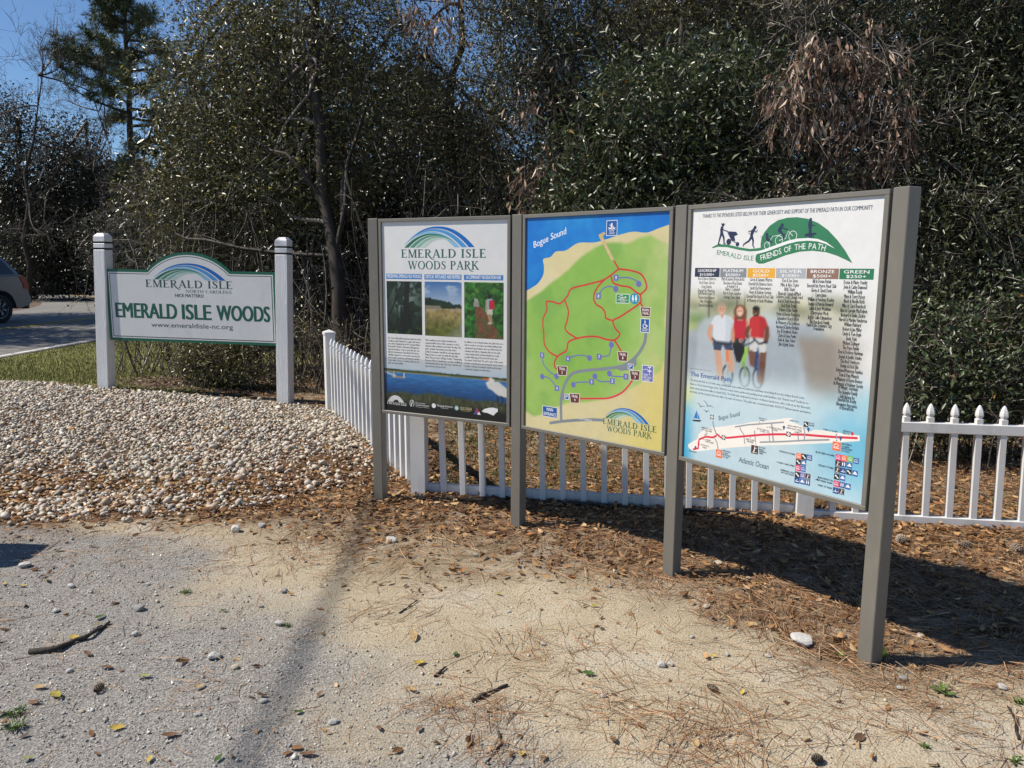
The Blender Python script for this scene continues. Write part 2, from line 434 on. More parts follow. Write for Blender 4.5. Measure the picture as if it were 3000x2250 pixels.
for sx in (.56, .83, .97):                                   # hooks hanging under the board
    q = bp(BW * sx * .75, zb0 - .0, -.012); mb = MB()
    mb.tube([q, q - np.array((0, 0, .02)), q + sd3 * .012 - np.array((0, 0, .045)), q - np.array((0, 0, .062)), q - sd3 * .012 - np.array((0, 0, .045))], .0035, 5)
    mb.build('hook', M_groove, sign)

# ------------------------------------------------------------------ lettering tools
_fc = {}
def text_geo(txt, bold=0.0, res=2, spacing=1.0, shear=0.0):
    k = (txt, bold, res, spacing, shear)
    if k not in _fc:
        cu = bpy.data.curves.new('t', 'FONT'); cu.body = txt; cu.size = 1.0; cu.resolution_u = res; cu.space_character = spacing; cu.shear = shear
        o = bpy.data.objects.new('t', cu); C.objects.link(o)
        bpy.context.view_layer.update()
        dg = bpy.context.evaluated_depsgraph_get(); me = o.evaluated_get(dg).to_mesh()
        V = np.array([v.co[:2] for v in me.vertices]).reshape(-1, 2); F = [tuple(p.vertices) for p in me.polygons]
        o.evaluated_get(dg).to_mesh_clear(); bpy.data.objects.remove(o); bpy.data.curves.remove(cu)
        _fc[k] = (V, F)
    return _fc[k]
CAPH = float(text_geo('H')[0][:, 1].max())
def stroke_poly(pts, w):
    """variable-width stroke as a list of quads in 2-D"""
    P = np.array(pts, float); K = len(P); w = np.broadcast_to(np.array(w, float), (K,))
    T = np.gradient(P, axis=0); T /= np.linalg.norm(T, axis=1)[:, None] + 1e-9
    Nn = np.stack([-T[:, 1], T[:, 0]], 1); A = P + Nn * w[:, None] / 2; B = P - Nn * w[:, None] / 2
    return A, B
class G2:          # 2-D shape collector (flat print)
    def __init__(s): s.v = []; s.f = []; s.z = []; s.k = 0
    def poly(s, pts):
        n = len(s.v); s.v += [tuple(p) for p in pts]; s.z += [s.k * 8e-6] * len(pts); s.f.append(tuple(range(n, n + len(pts)))); s.k += 1
    def stroke(s, pts, w, closed=False):
        A, B = stroke_poly(pts, w); n = len(s.v); K = len(A)
        s.v += [tuple(p) for p in A] + [tuple(p) for p in B]; s.z += [s.k * 8e-6] * (2 * K); s.k += 1
        s.f += [(n + i, n + K + i, n + K + i + 1, n + i + 1) for i in range(K - 1)]
    def rect(s, x0, y0, x1, y1): s.poly([(x0, y0), (x1, y0), (x1, y1), (x0, y1)])
    def disc(s, x, y, r, n=14, ry=None):
        ry = r if ry is None else ry
        s.poly([(x + r * cos(2 * pi * k / n), y + ry * sin(2 * pi * k / n)) for k in range(n)])
    def geo(s, V, F, ox, oy, sx, sy, rot=0.0):
        n = len(s.v); c, q = cos(rot), sin(rot)
        s.v += [(ox + x * sx * c - y * sy * q, oy + x * sx * q + y * sy * c) for x, y in V]; s.z += [s.k * 8e-6] * len(V)
        s.f += [tuple(n + i for i in f) for f in F]
    def text(s, txt, x0, y0, w, cap, bold=0.0, res=2, align='L', rot=0.0, shear=0.0):
        """w = width to fill; if None use condensed ratio of cap"""
        V, F = text_geo(txt, bold, res, 1.0, shear)
        if not len(V): return
        sy = cap / CAPH; xm, xM = V[:, 0].min(), V[:, 0].max()
        if isinstance(w, tuple): sx = sy * w[0]
        else: sx = w / (xM - xm)
        W_ = sx * (xM - xm); o = {'L': 0, 'C': -W_ / 2, 'R': -W_}[align]
        c, q = cos(rot), sin(rot)
        bl = (0.0,) if bold <= 0 else (-bold * .9, bold * .9) if bold < .015 else (-bold * 1.1, 0.0, bold * 1.1)
        for b_ in bl:
            s.geo(V - np.array((xm, 0)), F, x0 + (o + b_ * sy) * c, y0 + (o + b_ * sy) * q, sx, sy, rot); s.k += 1
def arcpts(cx, cy, rx, ry, a0, a1, n=14):
    return [(cx + rx * cos(a0 + (a1 - a0) * k / n), cy + ry * sin(a0 + (a1 - a0) * k / n)) for k in range(n + 1)]
# own serif capitals: each returns (advance, draw(g, X, Y) ) in cap-height units
def serif_word(g, word, x0, y0, w, cap, swash=True):
    T, N_, SV = .155, .05, .045
    adv = dict(E=.70, M=1.02, R=.80, A=.86, L=.68, D=.86, I=.42, S=.62, W=1.18, O=.92, P=.70, K=.86, N=.92, T=.78, H=.92, C=.82)
    adv[' '] = .38
    tot = sum(adv[c] + .06 for c in word) - .06
    sx = w / tot; px = 0.0
    def tf(p): return (x0 + (px + p[0]) * sx, y0 + p[1] * cap)
    def R_(a, b, c, d): g.poly([tf((a, b)), tf((c, b)), tf((c, d)), tf((a, d))])
    def P_(*q): g.poly([tf(t) for t in q])
    def ST(pts, ws):
        A, B = stroke_poly(pts, ws)
        for i in range(len(A) - 1): pass
        n = len(g.v); K = len(A); g.v += [tf(p) for p in A] + [tf(p) for p in B]; g.z += [g.k * 8e-6] * (2 * K); g.k += 1
        g.f += [(n + i, n + K + i, n + K + i + 1, n + i + 1) for i in range(K - 1)]
    def stem(x, y0_=0, y1_=1, top=True, bot=True, t=T):
        R_(x - t / 2, y0_, x + t / 2, y1_)
        if top: R_(x - t / 2 - .09, 1 - SV, x + t / 2 + .09, 1)
        if bot: R_(x - t / 2 - .09, 0, x + t / 2 + .09, SV)
    def ring(cx, cy, rx, ry, a0=0, a1=2 * pi, n=20, thin=.05, thick=T):
        pts = arcpts(cx, cy, rx, ry, a0, a1, n); ws = [thin + (thick - thin) * abs(cos(a0 + (a1 - a0) * k / n)) ** 1.3 for k in range(n + 1)]
        ST(pts, ws)
    for ch in word:
        if ch == 'E':
            stem(.18); R_(.18, .945, .60, 1); R_(.18, 0, .64, .055); R_(.18, .485, .48, .535)
            P_((.60, 1), (.545, .95), (.60, .78)); P_((.66, .24), (.58, .05), (.64, 0)); P_((.48, .64), (.45, .51), (.48, .38))
        elif ch == 'M':
            stem(.15, t=.06); stem(.86); ST([(.17, 1), (.50, .02)], T * .95); ST([(.50, .02), (.82, 1)], .06)
        elif ch in 'RP':
            stem(.18); ring(.34, .74, .25, .235, -pi / 2, pi / 2, 12); R_(.18, .95, .36, 1); R_(.18, .48, .36, .53)
            if ch == 'R':
                if swash: ST([(.36, .50), (.52, .22), (.72, -.06), (.95, -.22), (1.12, -.24)], [.12, .15, .13, .07, .02])
                else: ST([(.36, .5), (.74, .0)], [.12, .15]); R_(.62, 0, .84, SV)
        elif ch == 'A':
            ST([(.12, .02), (.44, 1)], .055); ST([(.42, 1), (.74, .0)], T); R_(.24, .30, .62, .35); R_(.0, 0, .26, SV); R_(.58, 0, .88, SV)
        elif ch == 'L': stem(.18); R_(.18, 0, .62, .055); P_((.66, .26), (.57, .05), (.62, 0))
        elif ch == 'D': stem(.18); ring(.34, .5, .42, .475, -pi / 2, pi / 2, 16); R_(.18, .95, .36, 1); R_(.18, 0, .36, .05)
        elif ch == 'I': stem(.21)
        elif ch == 'S':
            ST([(.52, .80), (.44, .92), (.30, .965), (.17, .90), (.13, .76), (.22, .62), (.36, .50), (.48, .38), (.50, .22), (.42, .08), (.28, .03), (.14, .09), (.08, .22)],
               [.04, .05, .06, .09, .13, .16, .17, .16, .13, .09, .06, .05, .04])
            P_((.54, .98), (.50, .96), (.52, .72), (.55, .72)); P_((.06, .02), (.10, .04), (.08, .30), (.05, .30))
        elif ch == 'W':
            ST([(.10, 1), (.36, .0)], T * .95); ST([(.36, .0), (.60, 1)], .055); ST([(.56, 1), (.82, .0)], T * .95); ST([(.82, .0), (1.08, 1)], .055)
            R_(-.02, 1 - SV, .26, 1); R_(.46, 1 - SV, .72, 1); R_(.96, 1 - SV, 1.2, 1)
        elif ch == 'O': ring(.46, .5, .37, .485)
        elif ch == 'K':
            stem(.18); ST([(.26, .46), (.66, .98)], .055); ST([(.36, .58), (.76, .02)], T); R_(.56, 1 - SV, .80, 1); R_(.60, 0, .90, SV)
        elif ch == 'N': stem(.15, t=.06); stem(.78, t=.06); ST([(.15, 1), (.78, 0)], T)
        elif ch == 'T': stem(.39, top=False); R_(.05, .94, .73, 1); P_((.05, 1), (.05, .74), (.10, .95)); P_((.73, 1), (.68, .95), (.73, .74))
        elif ch == 'H': stem(.18); stem(.74); R_(.18, .48, .74, .53)
        elif ch == 'C': ring(.46, .5, .37, .485, radians(50), radians(310), 18); P_((.72, .98), (.68, .94), (.70, .70), (.73, .70))
        px += adv[ch] + .06
def logo_shapes(out, x0, y0, w, h, mono=None):
    """the arched swoosh: list of (colour, polygon)"""
    def curve(xl, xr, hh, yl=0.0, yr=0.0, n=26):
        r = []
        for k in range(n + 1):
            t = k / n; x = xl + (xr - xl) * t
            r.append((x, hh * (1 - abs(2 * t - 1) ** 2.15) + yl * (1 - t) ** 3 + yr * t ** 3))
        return r
    def band(o, i, col):
        P = o + i[::-1]; out.append((mono or col, [(x0 + x * w, y0 + y * h) for x, y in P]))
    B = [s255(24, 100, 180), s255(74, 146, 202), s255(130, 182, 214)]
    for k in range(3):
        band(curve(.015, 1 - .098 * k, 1 - .125 * k, .12), curve(.02, 1 - .098 * k - .078, 1 - .125 * k - .10, .12), B[k])
    Gc = [s255(34, 108, 84), s255(78, 140, 116), s255(132, 176, 158), s255(176, 200, 188)]
    for k in range(4):
        band(curve(.015 + .082 * k, .76, .655 - .072 * k, 0, .13), curve(.015 + .082 * k + .062, .755, .655 - .072 * k - .056, 0, .12), Gc[k])

# ------------------------------------------------------------------ writing on the town sign
def sign_print(name, g, mat, layer):
    V = [bp(x, y, .0028 + layer * .00012) + sn3 * z for (x, y), z in zip(g.v, g.z)]
    return add(name, V, g.f, mat, board)
DKT = s255(38, 74, 70)
lw = BW * .335; lx = BW * .285
shp = []; logo_shapes(shp, lx, 1.452, BW * .43, .180)
for i, (col, P) in enumerate(shp):
    g = G2(); g.poly(P); sign_print('logo_band', g, ink(col), .2 + i * .3)
g = G2(); serif_word(g, 'EMERALD ISLE', BW * .238, 1.365, BW * .515, .082); sign_print('lettering', g, ink(DKT), 4)
g = G2(); serif_word(g, 'NORTH CAROLINA', BW * .478, 1.312, BW * .268, .032, False); sign_print('lettering', g, ink(s255(78, 104, 106)), 4)
g = G2(); g.text('NICE MATTERS!', BW * .412, 1.262, BW * .168, .034, .018); sign_print('lettering', g, ink(DKT), 4)
g = G2(); x = BW * .048
for wd, a, b in (('EMERALD', .048, .415), ('ISLE', .450, .618), ('WOODS', .655, .958)):
    g.text(wd, BW * a, 1.014, BW * (b - a), .166, .03, 4)
sign_print('lettering', g, ink(s255(24, 92, 72)), 4)
g = G2(); g.text('www.emeraldisle-nc.org', BW * .258, .918, BW * .485, .052, .004, 3); sign_print('lettering', g, ink(s255(60, 72, 72)), 4)
# ------------------------------------------------------------------ notice board: four posts and three printed panels
KP = np.array([(-.8926, 5.0551), (.0430, 4.5827), (.8476, 3.8475), (1.4769, 2.9437)]); KH = 1.904
kiosk = empty('notice_board', (*KP[1], 0), 'taupe metal notice board of three printed panels set in a curve on four square posts', 'notice board')
pn = []
for i in range(3):
    e = (KP[i + 1] - KP[i]); L = np.linalg.norm(e); e = e / L; pn.append((np.array((e[0], e[1], 0)), np.array((e[1], -e[0], 0)), L))
def ang(v): return atan2(v[1], v[0])
na = [ang(p[1]) for p in pn]
post_ang = [na[0] + radians(7), (na[0] + na[1]) / 2, (na[1] + na[2]) / 2, na[2] - radians(8)]
for i in range(4):
    a = post_ang[i]; nv = np.array((cos(a), sin(a), 0)); tv = np.array((-nv[1], nv[0], 0)); mb = MB(); hw = .0345
    z = float(gz(*KP[i]))
    mb.box((*KP[i], (KH - .25) / 2 - .0), (hw, hw, (KH + .25) / 2), (tv, nv, (0, 0, 1)))
    o = mb.build('post', M_alu, kiosk, bevel=.003)
FR, ZB, ZT = .021, .636, 1.900
PANELS = []
for i in range(3):
    e, n, L = pn[i]; s0, s1 = .048, L - .048
    A = np.array((*KP[i], 0))
    def Q(s, z, d, A=A, e=e, n=n): return A + e * s + n * d + np.array((0, 0, z))
    W_ = s1 - s0 - 2 * FR; H_ = ZT - ZB - 2 * FR
    mb = MB(); c = Q((s0 + s1) / 2, (ZB + ZT) / 2, .0175); mb.box(c, (W_ / 2 + .006, .004, H_ / 2 + .006), (e, n, (0, 0, 1)))
    pan = mb.build('display_panel', ink((.68, .68, .67), .3), kiosk)
    tag(pan, ['left panel with three photographs and text', 'middle panel with the green trail map', 'right panel with the sponsor list and cyclists'][i])
    for (a, b, c_, d_) in ((s0, ZT - FR, s1, ZT), (s0, ZB, s1, ZB + FR), (s0, ZB + FR, s0 + FR, ZT - FR), (s1 - FR, ZB + FR, s1, ZT - FR)):
        mb = MB(); mb.box(Q((a + c_) / 2, (b + d_) / 2, .014), ((c_ - a) / 2, .019, (d_ - b) / 2), (e, n, (0, 0, 1)))
        mb.build('frame_rail', M_alu, pan, bevel=.002)
    mb = MB(); mb.box(Q((s0 + s1) / 2, (ZB + ZT) / 2, -.006), ((s1 - s0) / 2 - .004, .003, (ZT - ZB) / 2 - .004), (e, n, (0, 0, 1))); mb.build('back_sheet', M_alu, pan)
    for k, zz in enumerate((ZB + .12, ZT - .12)):                      # brackets to the posts
        for ss in (.041, L - .041):
            mb = MB(); mb.box(Q(ss, zz, -.002), (.0085, .010, .02), (e, n, (0, 0, 1))); mb.build('bracket', M_gap, pan)
    PANELS.append(dict(obj=pan, o=Q(s0 + FR, ZB + FR, .0215), e=e, n=n, W=W_, H=H_))

class Panel:
    def __init__(s, P, quad):
        s.__dict__.update(P)
        dst = [(0, s.H), (s.W, s.H), (s.W, 0), (0, 0)]; A = []; b = []
        for (x, y), (u, v) in zip(quad, dst):
            A += [[x, y, 1, 0, 0, 0, -u * x, -u * y], [0, 0, 0, x, y, 1, -v * x, -v * y]]; b += [u, v]
        s.h = np.append(np.linalg.solve(np.array(A, float), np.array(b, float)), 1).reshape(3, 3); s.conv = lambda x, y: (x, y)
    def m(s, x, y):
        x, y = s.conv(x, y); q = s.h @ np.array((x, y, 1.0)); return (q[0] / q[2], q[1] / q[2])
    def pts(s, P): return [s.m(*p) for p in P]
    def emit(s, name, g, col, layer):
        if not g.v: return
        V = [s.o + s.e * x + np.array((0, 0, y)) + s.n * (.0003 + layer * .00014 + z) for (x, y), z in zip(g.v, g.z)]
        return add(name, V, g.f, ink(col) if not isinstance(col, bpy.types.Material) else col, s.obj)
    def line(s, g, txt, x0, y0, x1, y1, cap, bold=0.0, res=2, flat=True, shear=0.0):
        a = s.m(x0, y0); b = s.m(x1, y1); t = s.m(x0, y0 - cap)
        h = hypot(t[0] - a[0], t[1] - a[1])
        if flat: g.text(txt, a[0], (a[1] + b[1]) / 2, b[0] - a[0], h, bold, res, shear=shear)
        else: g.text(txt, a[0], a[1], hypot(b[0] - a[0], b[1] - a[1]), h, bold, res, rot=atan2(b[1] - a[1], b[0] - a[0]), shear=shear)
    def block(s, g, lines, x0, y0, x1, y1, cap, wpx, align='L', bold=0.0, gaps=None, condense=None):
        """lines from first baseline (x0,y0) to last baseline (x1,y1)"""
        a = s.m(x0, y0); b = s.m(x1, y1); t = s.m(x0, y0 - cap); h = a[1] * 0 + (t[1] - a[1]); 
        pos = [0.0]
        for i in range(1, len(lines)): pos.append(pos[-1] + (1.0 if gaps is None else gaps[i]))
        wid = s.m(x0 + wpx, y0)[0] - a[0]
        mx = max(np.ptp(text_geo(t_, bold, 1)[0][:, 0]) for t_ in lines); r = wid / mx / (h / CAPH)
        x = (a[0] + b[0]) / 2
        for t_, p in zip(lines, pos):
            g.text(t_, x, a[1] + (b[1] - a[1]) * p / max(pos[-1], 1e-6), (r,), h, bold, 1, align)
    def rect(s, x0, y0, x1, y1):
        a = s.m(x0, y0); b = s.m(x1, y1); return a[0], b[1], b[0], a[1]
    def picture(s, name, cv, x0, y0, x1, y1, layer):
        """cv (h,w,3) sRGB picture spread over the metric rectangle"""
        cv = (cv[::2, ::2] + cv[1::2, ::2] + cv[::2, 1::2] + cv[1::2, 1::2]) / 4; hh, ww = cv.shape[:2]; xs = np.linspace(x0, x1, ww); ys_ = np.linspace(y1, y0, hh)
        X, Y = np.meshgrid(xs, ys_); V = s.o + X[..., None] * s.e + Y[..., None] * np.array((0, 0, 1.0)) + s.n * (.0003 + layer * .00014)
        i = np.arange(hh * ww).reshape(hh, ww); Fq = np.stack([i[1:, :-1], i[1:, 1:], i[:-1, 1:], i[:-1, :-1]], -1).reshape(-1, 4)
        return add(name, V.reshape(-1, 3), Fq, M_photo, s.obj, True, lin(np.clip(cv, 0, 1)).reshape(-1, 3) * .80)
M_photo = attr_mat('printed_photograph', rough=.35, var=.04, scale=20)

class Paint:
    def __init__(s, w, h, col=(1, 1, 1)):
        w, h = 2 * w, 2 * h; s.c = np.ones((h, w, 3)) * np.array(col); s.w = w; s.h = h
        s.Y, s.X = np.meshgrid((np.arange(h) + .5) / h, (np.arange(w) + .5) / w, indexing='ij')
    def mix(s, mask, col):
        m = np.clip(mask, 0, 1)[..., None]; s.c = s.c * (1 - m) + np.asarray(col) * m
    def grad(s, y0, y1, c0, c1):
        t = np.clip((s.Y - y0) / (y1 - y0), 0, 1)[..., None]; s.c = np.where(((s.Y >= y0) & (s.Y <= y1))[..., None], np.array(c0) * (1 - t) + np.array(c1) * t, s.c)
    def poly(s, P, col, a=1.0):
        P = np.array(P); ins = np.zeros(s.X.shape, bool); j = len(P) - 1
        for i in range(len(P)):
            xi, yi = P[i]; xj, yj = P[j]
            if yi != yj:
                ins ^= ((yi > s.Y) != (yj > s.Y)) & (s.X < (xj - xi) * (s.Y - yi) / (yj - yi) + xi)
            j = i
        s.mix(ins * a, col)
    def ell(s, x, y, rx, ry, col, a=1.0, soft=.15):
        d = np.hypot((s.X - x) / rx, (s.Y - y) / ry); s.mix(sstep(1 + soft, 1 - soft, d) * a, col)
    def line(s, P, w, col, a=1.0, asp=1.0):
        for (x0, y0), (x1, y1) in zip(P[:-1], P[1:]):
            dx, dy = x1 - x0, (y1 - y0) * asp; L2 = dx * dx + dy * dy + 1e-12
            t = np.clip(((s.X - x0) * dx + (s.Y - y0) * asp * dy) / L2, 0, 1)
            d = np.hypot(s.X - x0 - t * dx, (s.Y - y0) * asp - t * dy); s.mix(sstep(w * .65, w * .4, d) * a, col)
    def nz(s, sc, seed, asp=1.4, o=3): return noise2(s.X, s.Y * asp, sc, seed, o)
    def tex(s, amt, sc, seed, mask=1.0, o=3):
        m = mask[..., None] if isinstance(mask, np.ndarray) else mask
        s.c = np.clip(s.c * (1 + (s.nz(sc, seed, 1.4, o) - .5)[..., None] * amt * m), 0, 1)
def rgb(*a): return np.array(a) / 255.0

# ---- left panel
P1 = Panel(PANELS[0], [(1080 + x / 2.5136, 620 + y / 2.5136) for x, y in ((78, 68), (1062, 50), (1042, 1582), (103, 1490))])
P1.conv = lambda x, y: (1080 + x / 2.5136, 620 + y / 2.5136)
TG = s255(38, 94, 80)
a = P1.m(247, 262); b = P1.m(802, 258); c = P1.m(520, 104); shp = []
logo_shapes(shp, a[0], a[1], b[0] - a[0], c[1] - a[1])
for i, (col, P) in enumerate(shp): g = G2(); g.poly(P); P1.emit('logo_band', g, col, .5 + i * .2)
for wd, x0, x1, y, cp in (('EMERALD ISLE', 229, 890, 339, 62), ('WOODS PARK', 284, 832, 428, 62)):
    g = G2(); p = P1.m(x0, y); q = P1.m(x1, y); t = P1.m(x0, y - cp); serif_word(g, wd, p[0], (p[1] + q[1]) / 2, q[0] - p[0], t[1] - p[1]); P1.emit('lettering', g, TG, 2)
for (x0, y0, x1, y1, t) in ((112, 459, 390, 503, 'PRESERVING EMERALD ISLE WOODS'), (410, 465, 698, 509, 'CRITICAL WETLANDS AND BUFFERS'), (718, 470, 1021, 514, 'A COMMUNITY RECREATION HUB')):
    g = G2(); g.rect(*P1.rect(x0, y0, x1, y1)); P1.emit('heading_band', g, s255(52, 118, 182), .5)
    g = G2(); ins = 18 if t[0] == 'A' else 7; P1.line(g, t, x0 + ins, y1 - 11, x1 - ins, y1 - 11, 26, .012); P1.emit('lettering', g, (.8, .82, .84), 1.5)
# the three photographs
f = Paint(60, 88, rgb(30, 44, 30)); f.tex(1.0, 9, 1); sky_m = sstep(.46, .62, f.nz(7, 3)) * np.exp(-((f.X - .55) / .38) ** 2) * sstep(.75, .45, f.Y)
f.mix(sky_m * .85, rgb(150, 168, 164)); f.mix(sstep(.5, .66, f.nz(16, 9)) * .8 * sstep(.5, .2, f.Y), rgb(24, 46, 26))
for k in range(15): x = .3 + .65 * rng.random(); f.line([(x, .35 + .2 * rng.random()), (x + .02 * rng.normal(), .86)], .016, rgb(16, 20, 14), .9, 1.45)
f.line([(.48, .0), (.10, .62)], .045, rgb(34, 28, 22), .95, 1.45); f.line([(.60, .0), (.50, .98)], .14, rgb(26, 24, 22), .95, 1.45)
f.mix(sstep(.72, .95, f.Y) * .8, rgb(18, 30, 14)); f.mix(sstep(.55, .7, f.nz(14, 12)) * sstep(.8, .92, f.Y) * .7, rgb(60, 92, 40))
PHOTO1 = f.c
f = Paint(60, 88, rgb(96, 138, 186)); f.grad(0, .5, rgb(70, 116, 176), rgb(196, 206, 216)); f.mix(sstep(.42, .68, f.nz(4, 5, 2.6)) * sstep(.42, .02, f.Y - f.X * .0) * .8, rgb(206, 214, 222))
top = .27 + .12 * f.X + (noise2(f.X, f.X * 0, 9, 4) - .5) * .14; f.mix(sstep(-.01, .015, f.Y - top) * (f.Y < .52), rgb(34, 52, 36)); f.tex(.7, 18, 6, (f.Y > top).astype(float))
m = (f.Y > .50 - .02 * f.X).astype(float); f.mix(m, rgb(150, 134, 84)); f.mix(sstep(.55, .95, f.Y) * m, rgb(92, 98, 40)); f.tex(.7, 12, 14, m); f.mix((np.abs(f.Y - .49) < .05) * sstep(.4, .6, f.nz(8, 3)) * .7, rgb(176, 160, 136))
f.mix(sstep(.78, .98, f.Y * .6 + f.X * .45) * .5, rgb(176, 180, 176)); PHOTO2 = f.c
f = Paint(60, 88, rgb(46, 96, 34)); f.tex(1.1, 8, 21); f.tex(.9, 20, 22); f.mix(sstep(.5, .7, f.nz(6, 33)) * sstep(.5, .1, f.Y) * .7, rgb(120, 168, 70))
f.poly([(.30, .42), (.42, .42), (1.0, 1.0), (.30, 1.0)], rgb(122, 78, 54)); f.tex(.5, 20, 44); f.mix(sstep(.45, .6, f.nz(12, 77)) * sstep(.55, .7, f.Y) * (f.X > .25) * .5, rgb(60, 110, 44))
f.poly([(.24, .36), (.38, .36), (.40, .44), (.25, .44)], rgb(150, 150, 140)); f.poly([(.26, .29), (.34, .29), (.37, .36), (.27, .36)], rgb(170, 168, 158))
f.ell(.64, .25, .045, .035, rgb(46, 30, 24)); f.poly([(.57, .30), (.72, .29), (.74, .48), (.58, .48)], rgb(150, 176, 190)); f.poly([(.63, .32), (.76, .31), (.77, .47), (.64, .48)], rgb(196, 40, 52))
f.poly([(.57, .48), (.73, .48), (.72, .58), (.58, .57)], rgb(206, 202, 186)); f.line([(.62, .57), (.66, .70)], .035, rgb(196, 150, 122), 1, 1.45); f.line([(.68, .57), (.70, .72)], .035, rgb(190, 146, 118), 1, 1.45); f.line([(.57, .32), (.55, .52)], .028, rgb(196, 150, 122), 1, 1.45)
f.ell(.65, .72, .05, .02, rgb(190, 186, 176)); f.mix(sstep(.62, .9, f.nz(5, 91)) * 0, 0); PHOTO3 = f.c
for cv, bx, lb in ((PHOTO1, (114, 515, 392, 925), 'photograph of dark tall forest'), (PHOTO2, (411, 520, 698, 942), 'photograph of a marsh under blue sky'), (PHOTO3, (719, 525, 1019, 959), 'photograph of a walker with red backpack on a path')):
    tag(P1.picture('photograph', cv, *P1.rect(*bx), 1), lb)
# wide shore picture at the foot
y_top = P1.m(540, 1120)[1]; f = Paint(120, 62, rgb(195, 210, 222)); f.grad(0, .26, rgb(206, 208, 208), rgb(186, 206, 222))
hz = .235 + .02 * f.X
f.mix((np.abs(f.Y - hz) < .018 + .012 * f.nz(20, 3)) * 1.0, rgb(62, 78, 48)); f.mix((np.abs(f.Y - hz - .03) < .014) * 1., rgb(150, 140, 92))
wm = (f.Y > hz + .035); t = np.clip((f.Y - .27) / .33, 0, 1)[..., None]; f.c = np.where(wm[..., None], rgb(64, 128, 188) * (1 - t) + rgb(34, 78, 132) * t, f.c); f.c = np.clip(f.c * (1 + (wm * (noise2(f.X * 3, f.Y * 14, 8, 6) - .5))[..., None] * .5), 0, 1)
rd = .60 + .07 * noise2(f.X, f.Y * 0, 7, 2) - .05 * f.X * (f.X < .5); rm = sstep(-.03, .05, f.Y - rd); f.mix(rm, rgb(72, 76, 52)); f.c = np.clip(f.c * (1 + (rm * (noise2(f.X * 6, f.Y, 10, 9) - .5))[..., None] * .9), 0, 1); f.mix(sstep(.72, .90, f.Y) * .92, rgb(24, 26, 24))
f.line([(0, .27), (.10, .34)], .012, rgb(206, 210, 212), 1, .5); f.poly([(.06, .345), (.19, .35), (.18, .375), (.07, .37)], rgb(178, 142, 112)); f.line([(.085, .27), (.085, .36)], .008, rgb(220, 220, 216), 1, .5); f.line([(.172, .28), (.172, .36)], .008, rgb(220, 220, 216), 1, .5)
f.poly([(.865, .31), (.93, .30), (1.0, .42), (1.0, .56), (.93, .54), (.88, .45)], rgb(222, 220, 214)); f.line([(.90, .44), (.862, .40), (.85, .34), (.885, .29), (.87, .26)], .028, rgb(226, 224, 218), 1, .5); f.ell(.868, .265, .018, .026, rgb(226, 224, 218)); f.line([(.857, .263), (.81, .27)], .011, rgb(222, 110, 62), 1, .5)
f.line([(.925, .54), (.928, .72)], .007, rgb(30, 30, 30), 1, .5); f.line([(.95, .54), (.965, .62), (.94, .72)], .007, rgb(30, 30, 30), 1, .5)
tag(P1.picture('photograph', f.c, 0, 0, P1.W, y_top, .5), 'wide photograph of blue water, reeds and a white egret')
T1 = ['The Town of Emerald Isle partnered with the North', 'Carolina Coastal Federation to acquire this 40-acre', 'site in 2002. Funding from the NC Land and Water', 'Fund and NC Division of Emergency Management', 'supported purchase of the property that was once', 'slated for development. Emerald Isle Woods was', 'officially designated as a town park to preserve the', "area's coastal ecosystems, particularly its maritime", 'forest, which is home to a variety of plant species,', 'birds, and other wildlife.']
T2 = ['This beautiful preserve includes wetlands and', 'vegetated buffers that act like a sponge to soak in', 'rainwater, filter pollutants, and reduce flooding. The', "park's wetlands and natural areas help reduce", 'polluted stormwater runoff from entering adjacent', 'Bogue Sound so people can safely fish and swim', "them. The protection of Bogue Sound's \"Outstanding", 'Resource Waters" classification, as well as shellfishing', 'and swimming waters was a key reason why the site', 'was purchased and protected.']
T3 = ['In addition to its ecological value, the park serves as a', 'hub for outdoor recreation, providing walking trails,', 'educational opportunities, and a peaceful retreat for', 'residents and visitors. Amenities like the disc golf', 'course, kayak launch, and boardwalk were made', 'possible with support from the NC Parks and', "Recreation Trust Fund. The park is part of the town's", "broader commitment to preserving the area's natural", 'heritage, reducing stormwater runoff, and fostering', 'community engagement with nature.']
for T, x, y, y2, w in ((T1, 124, 952, 1140, 256), (T2, 414, 968, 1163, 284), (T3, 719, 982, 1186, 296)):
    g = G2(); P1.block(g, T, x, y, x + 2, y2, 13.5, w, 'L', .004); P1.emit('lettering', g, s255(52, 56, 58), 1.6)
WH = (.72, .73, .73)
shp = []; a = P1.m(120, 1425); b = P1.m(248, 1430); c = P1.m(184, 1386); logo_shapes(shp, a[0], a[1], b[0] - a[0], c[1] - a[1] + .004, WH)
for i, (col, P) in enumerate(shp): g = G2(); g.poly(P); P1.emit('logo_band', g, col, 1.5 + i * .12)
g = G2(); p = P1.m(117, 1443); q = P1.m(270, 1449); serif_word(g, 'EMERALD ISLE', p[0], p[1], q[0] - p[0], .015); P1.line(g, 'NORTH CAROLINA', 190, 1455, 268, 1459, 6)
P1.line(g, 'North Carolina', 338, 1440, 412, 1446, 9); P1.line(g, 'Coastal Federation', 338, 1457, 443, 1464, 12, .006); P1.line(g, 'Working Together for a Healthy Coast', 338, 1468, 443, 1475, 5)
P1.line(g, 'The Jandy Ammons', 501, 1463, 624, 1470, 15, .004); P1.line(g, 'FOUNDATION', 535, 1476, 590, 1480, 6)
p = P1.m(479, 1456); g.disc(*p, .0155, 16)
p = P1.m(310, 1440); g.stroke(arcpts(p[0], p[1], .016, .022, radians(-60), radians(250), 14), .0035); g.stroke([(p[0] - .006, p[1] - .02), (p[0] - .002, p[1]), (p[0] + .006, p[1] + .018)], [.003, .008, .002])
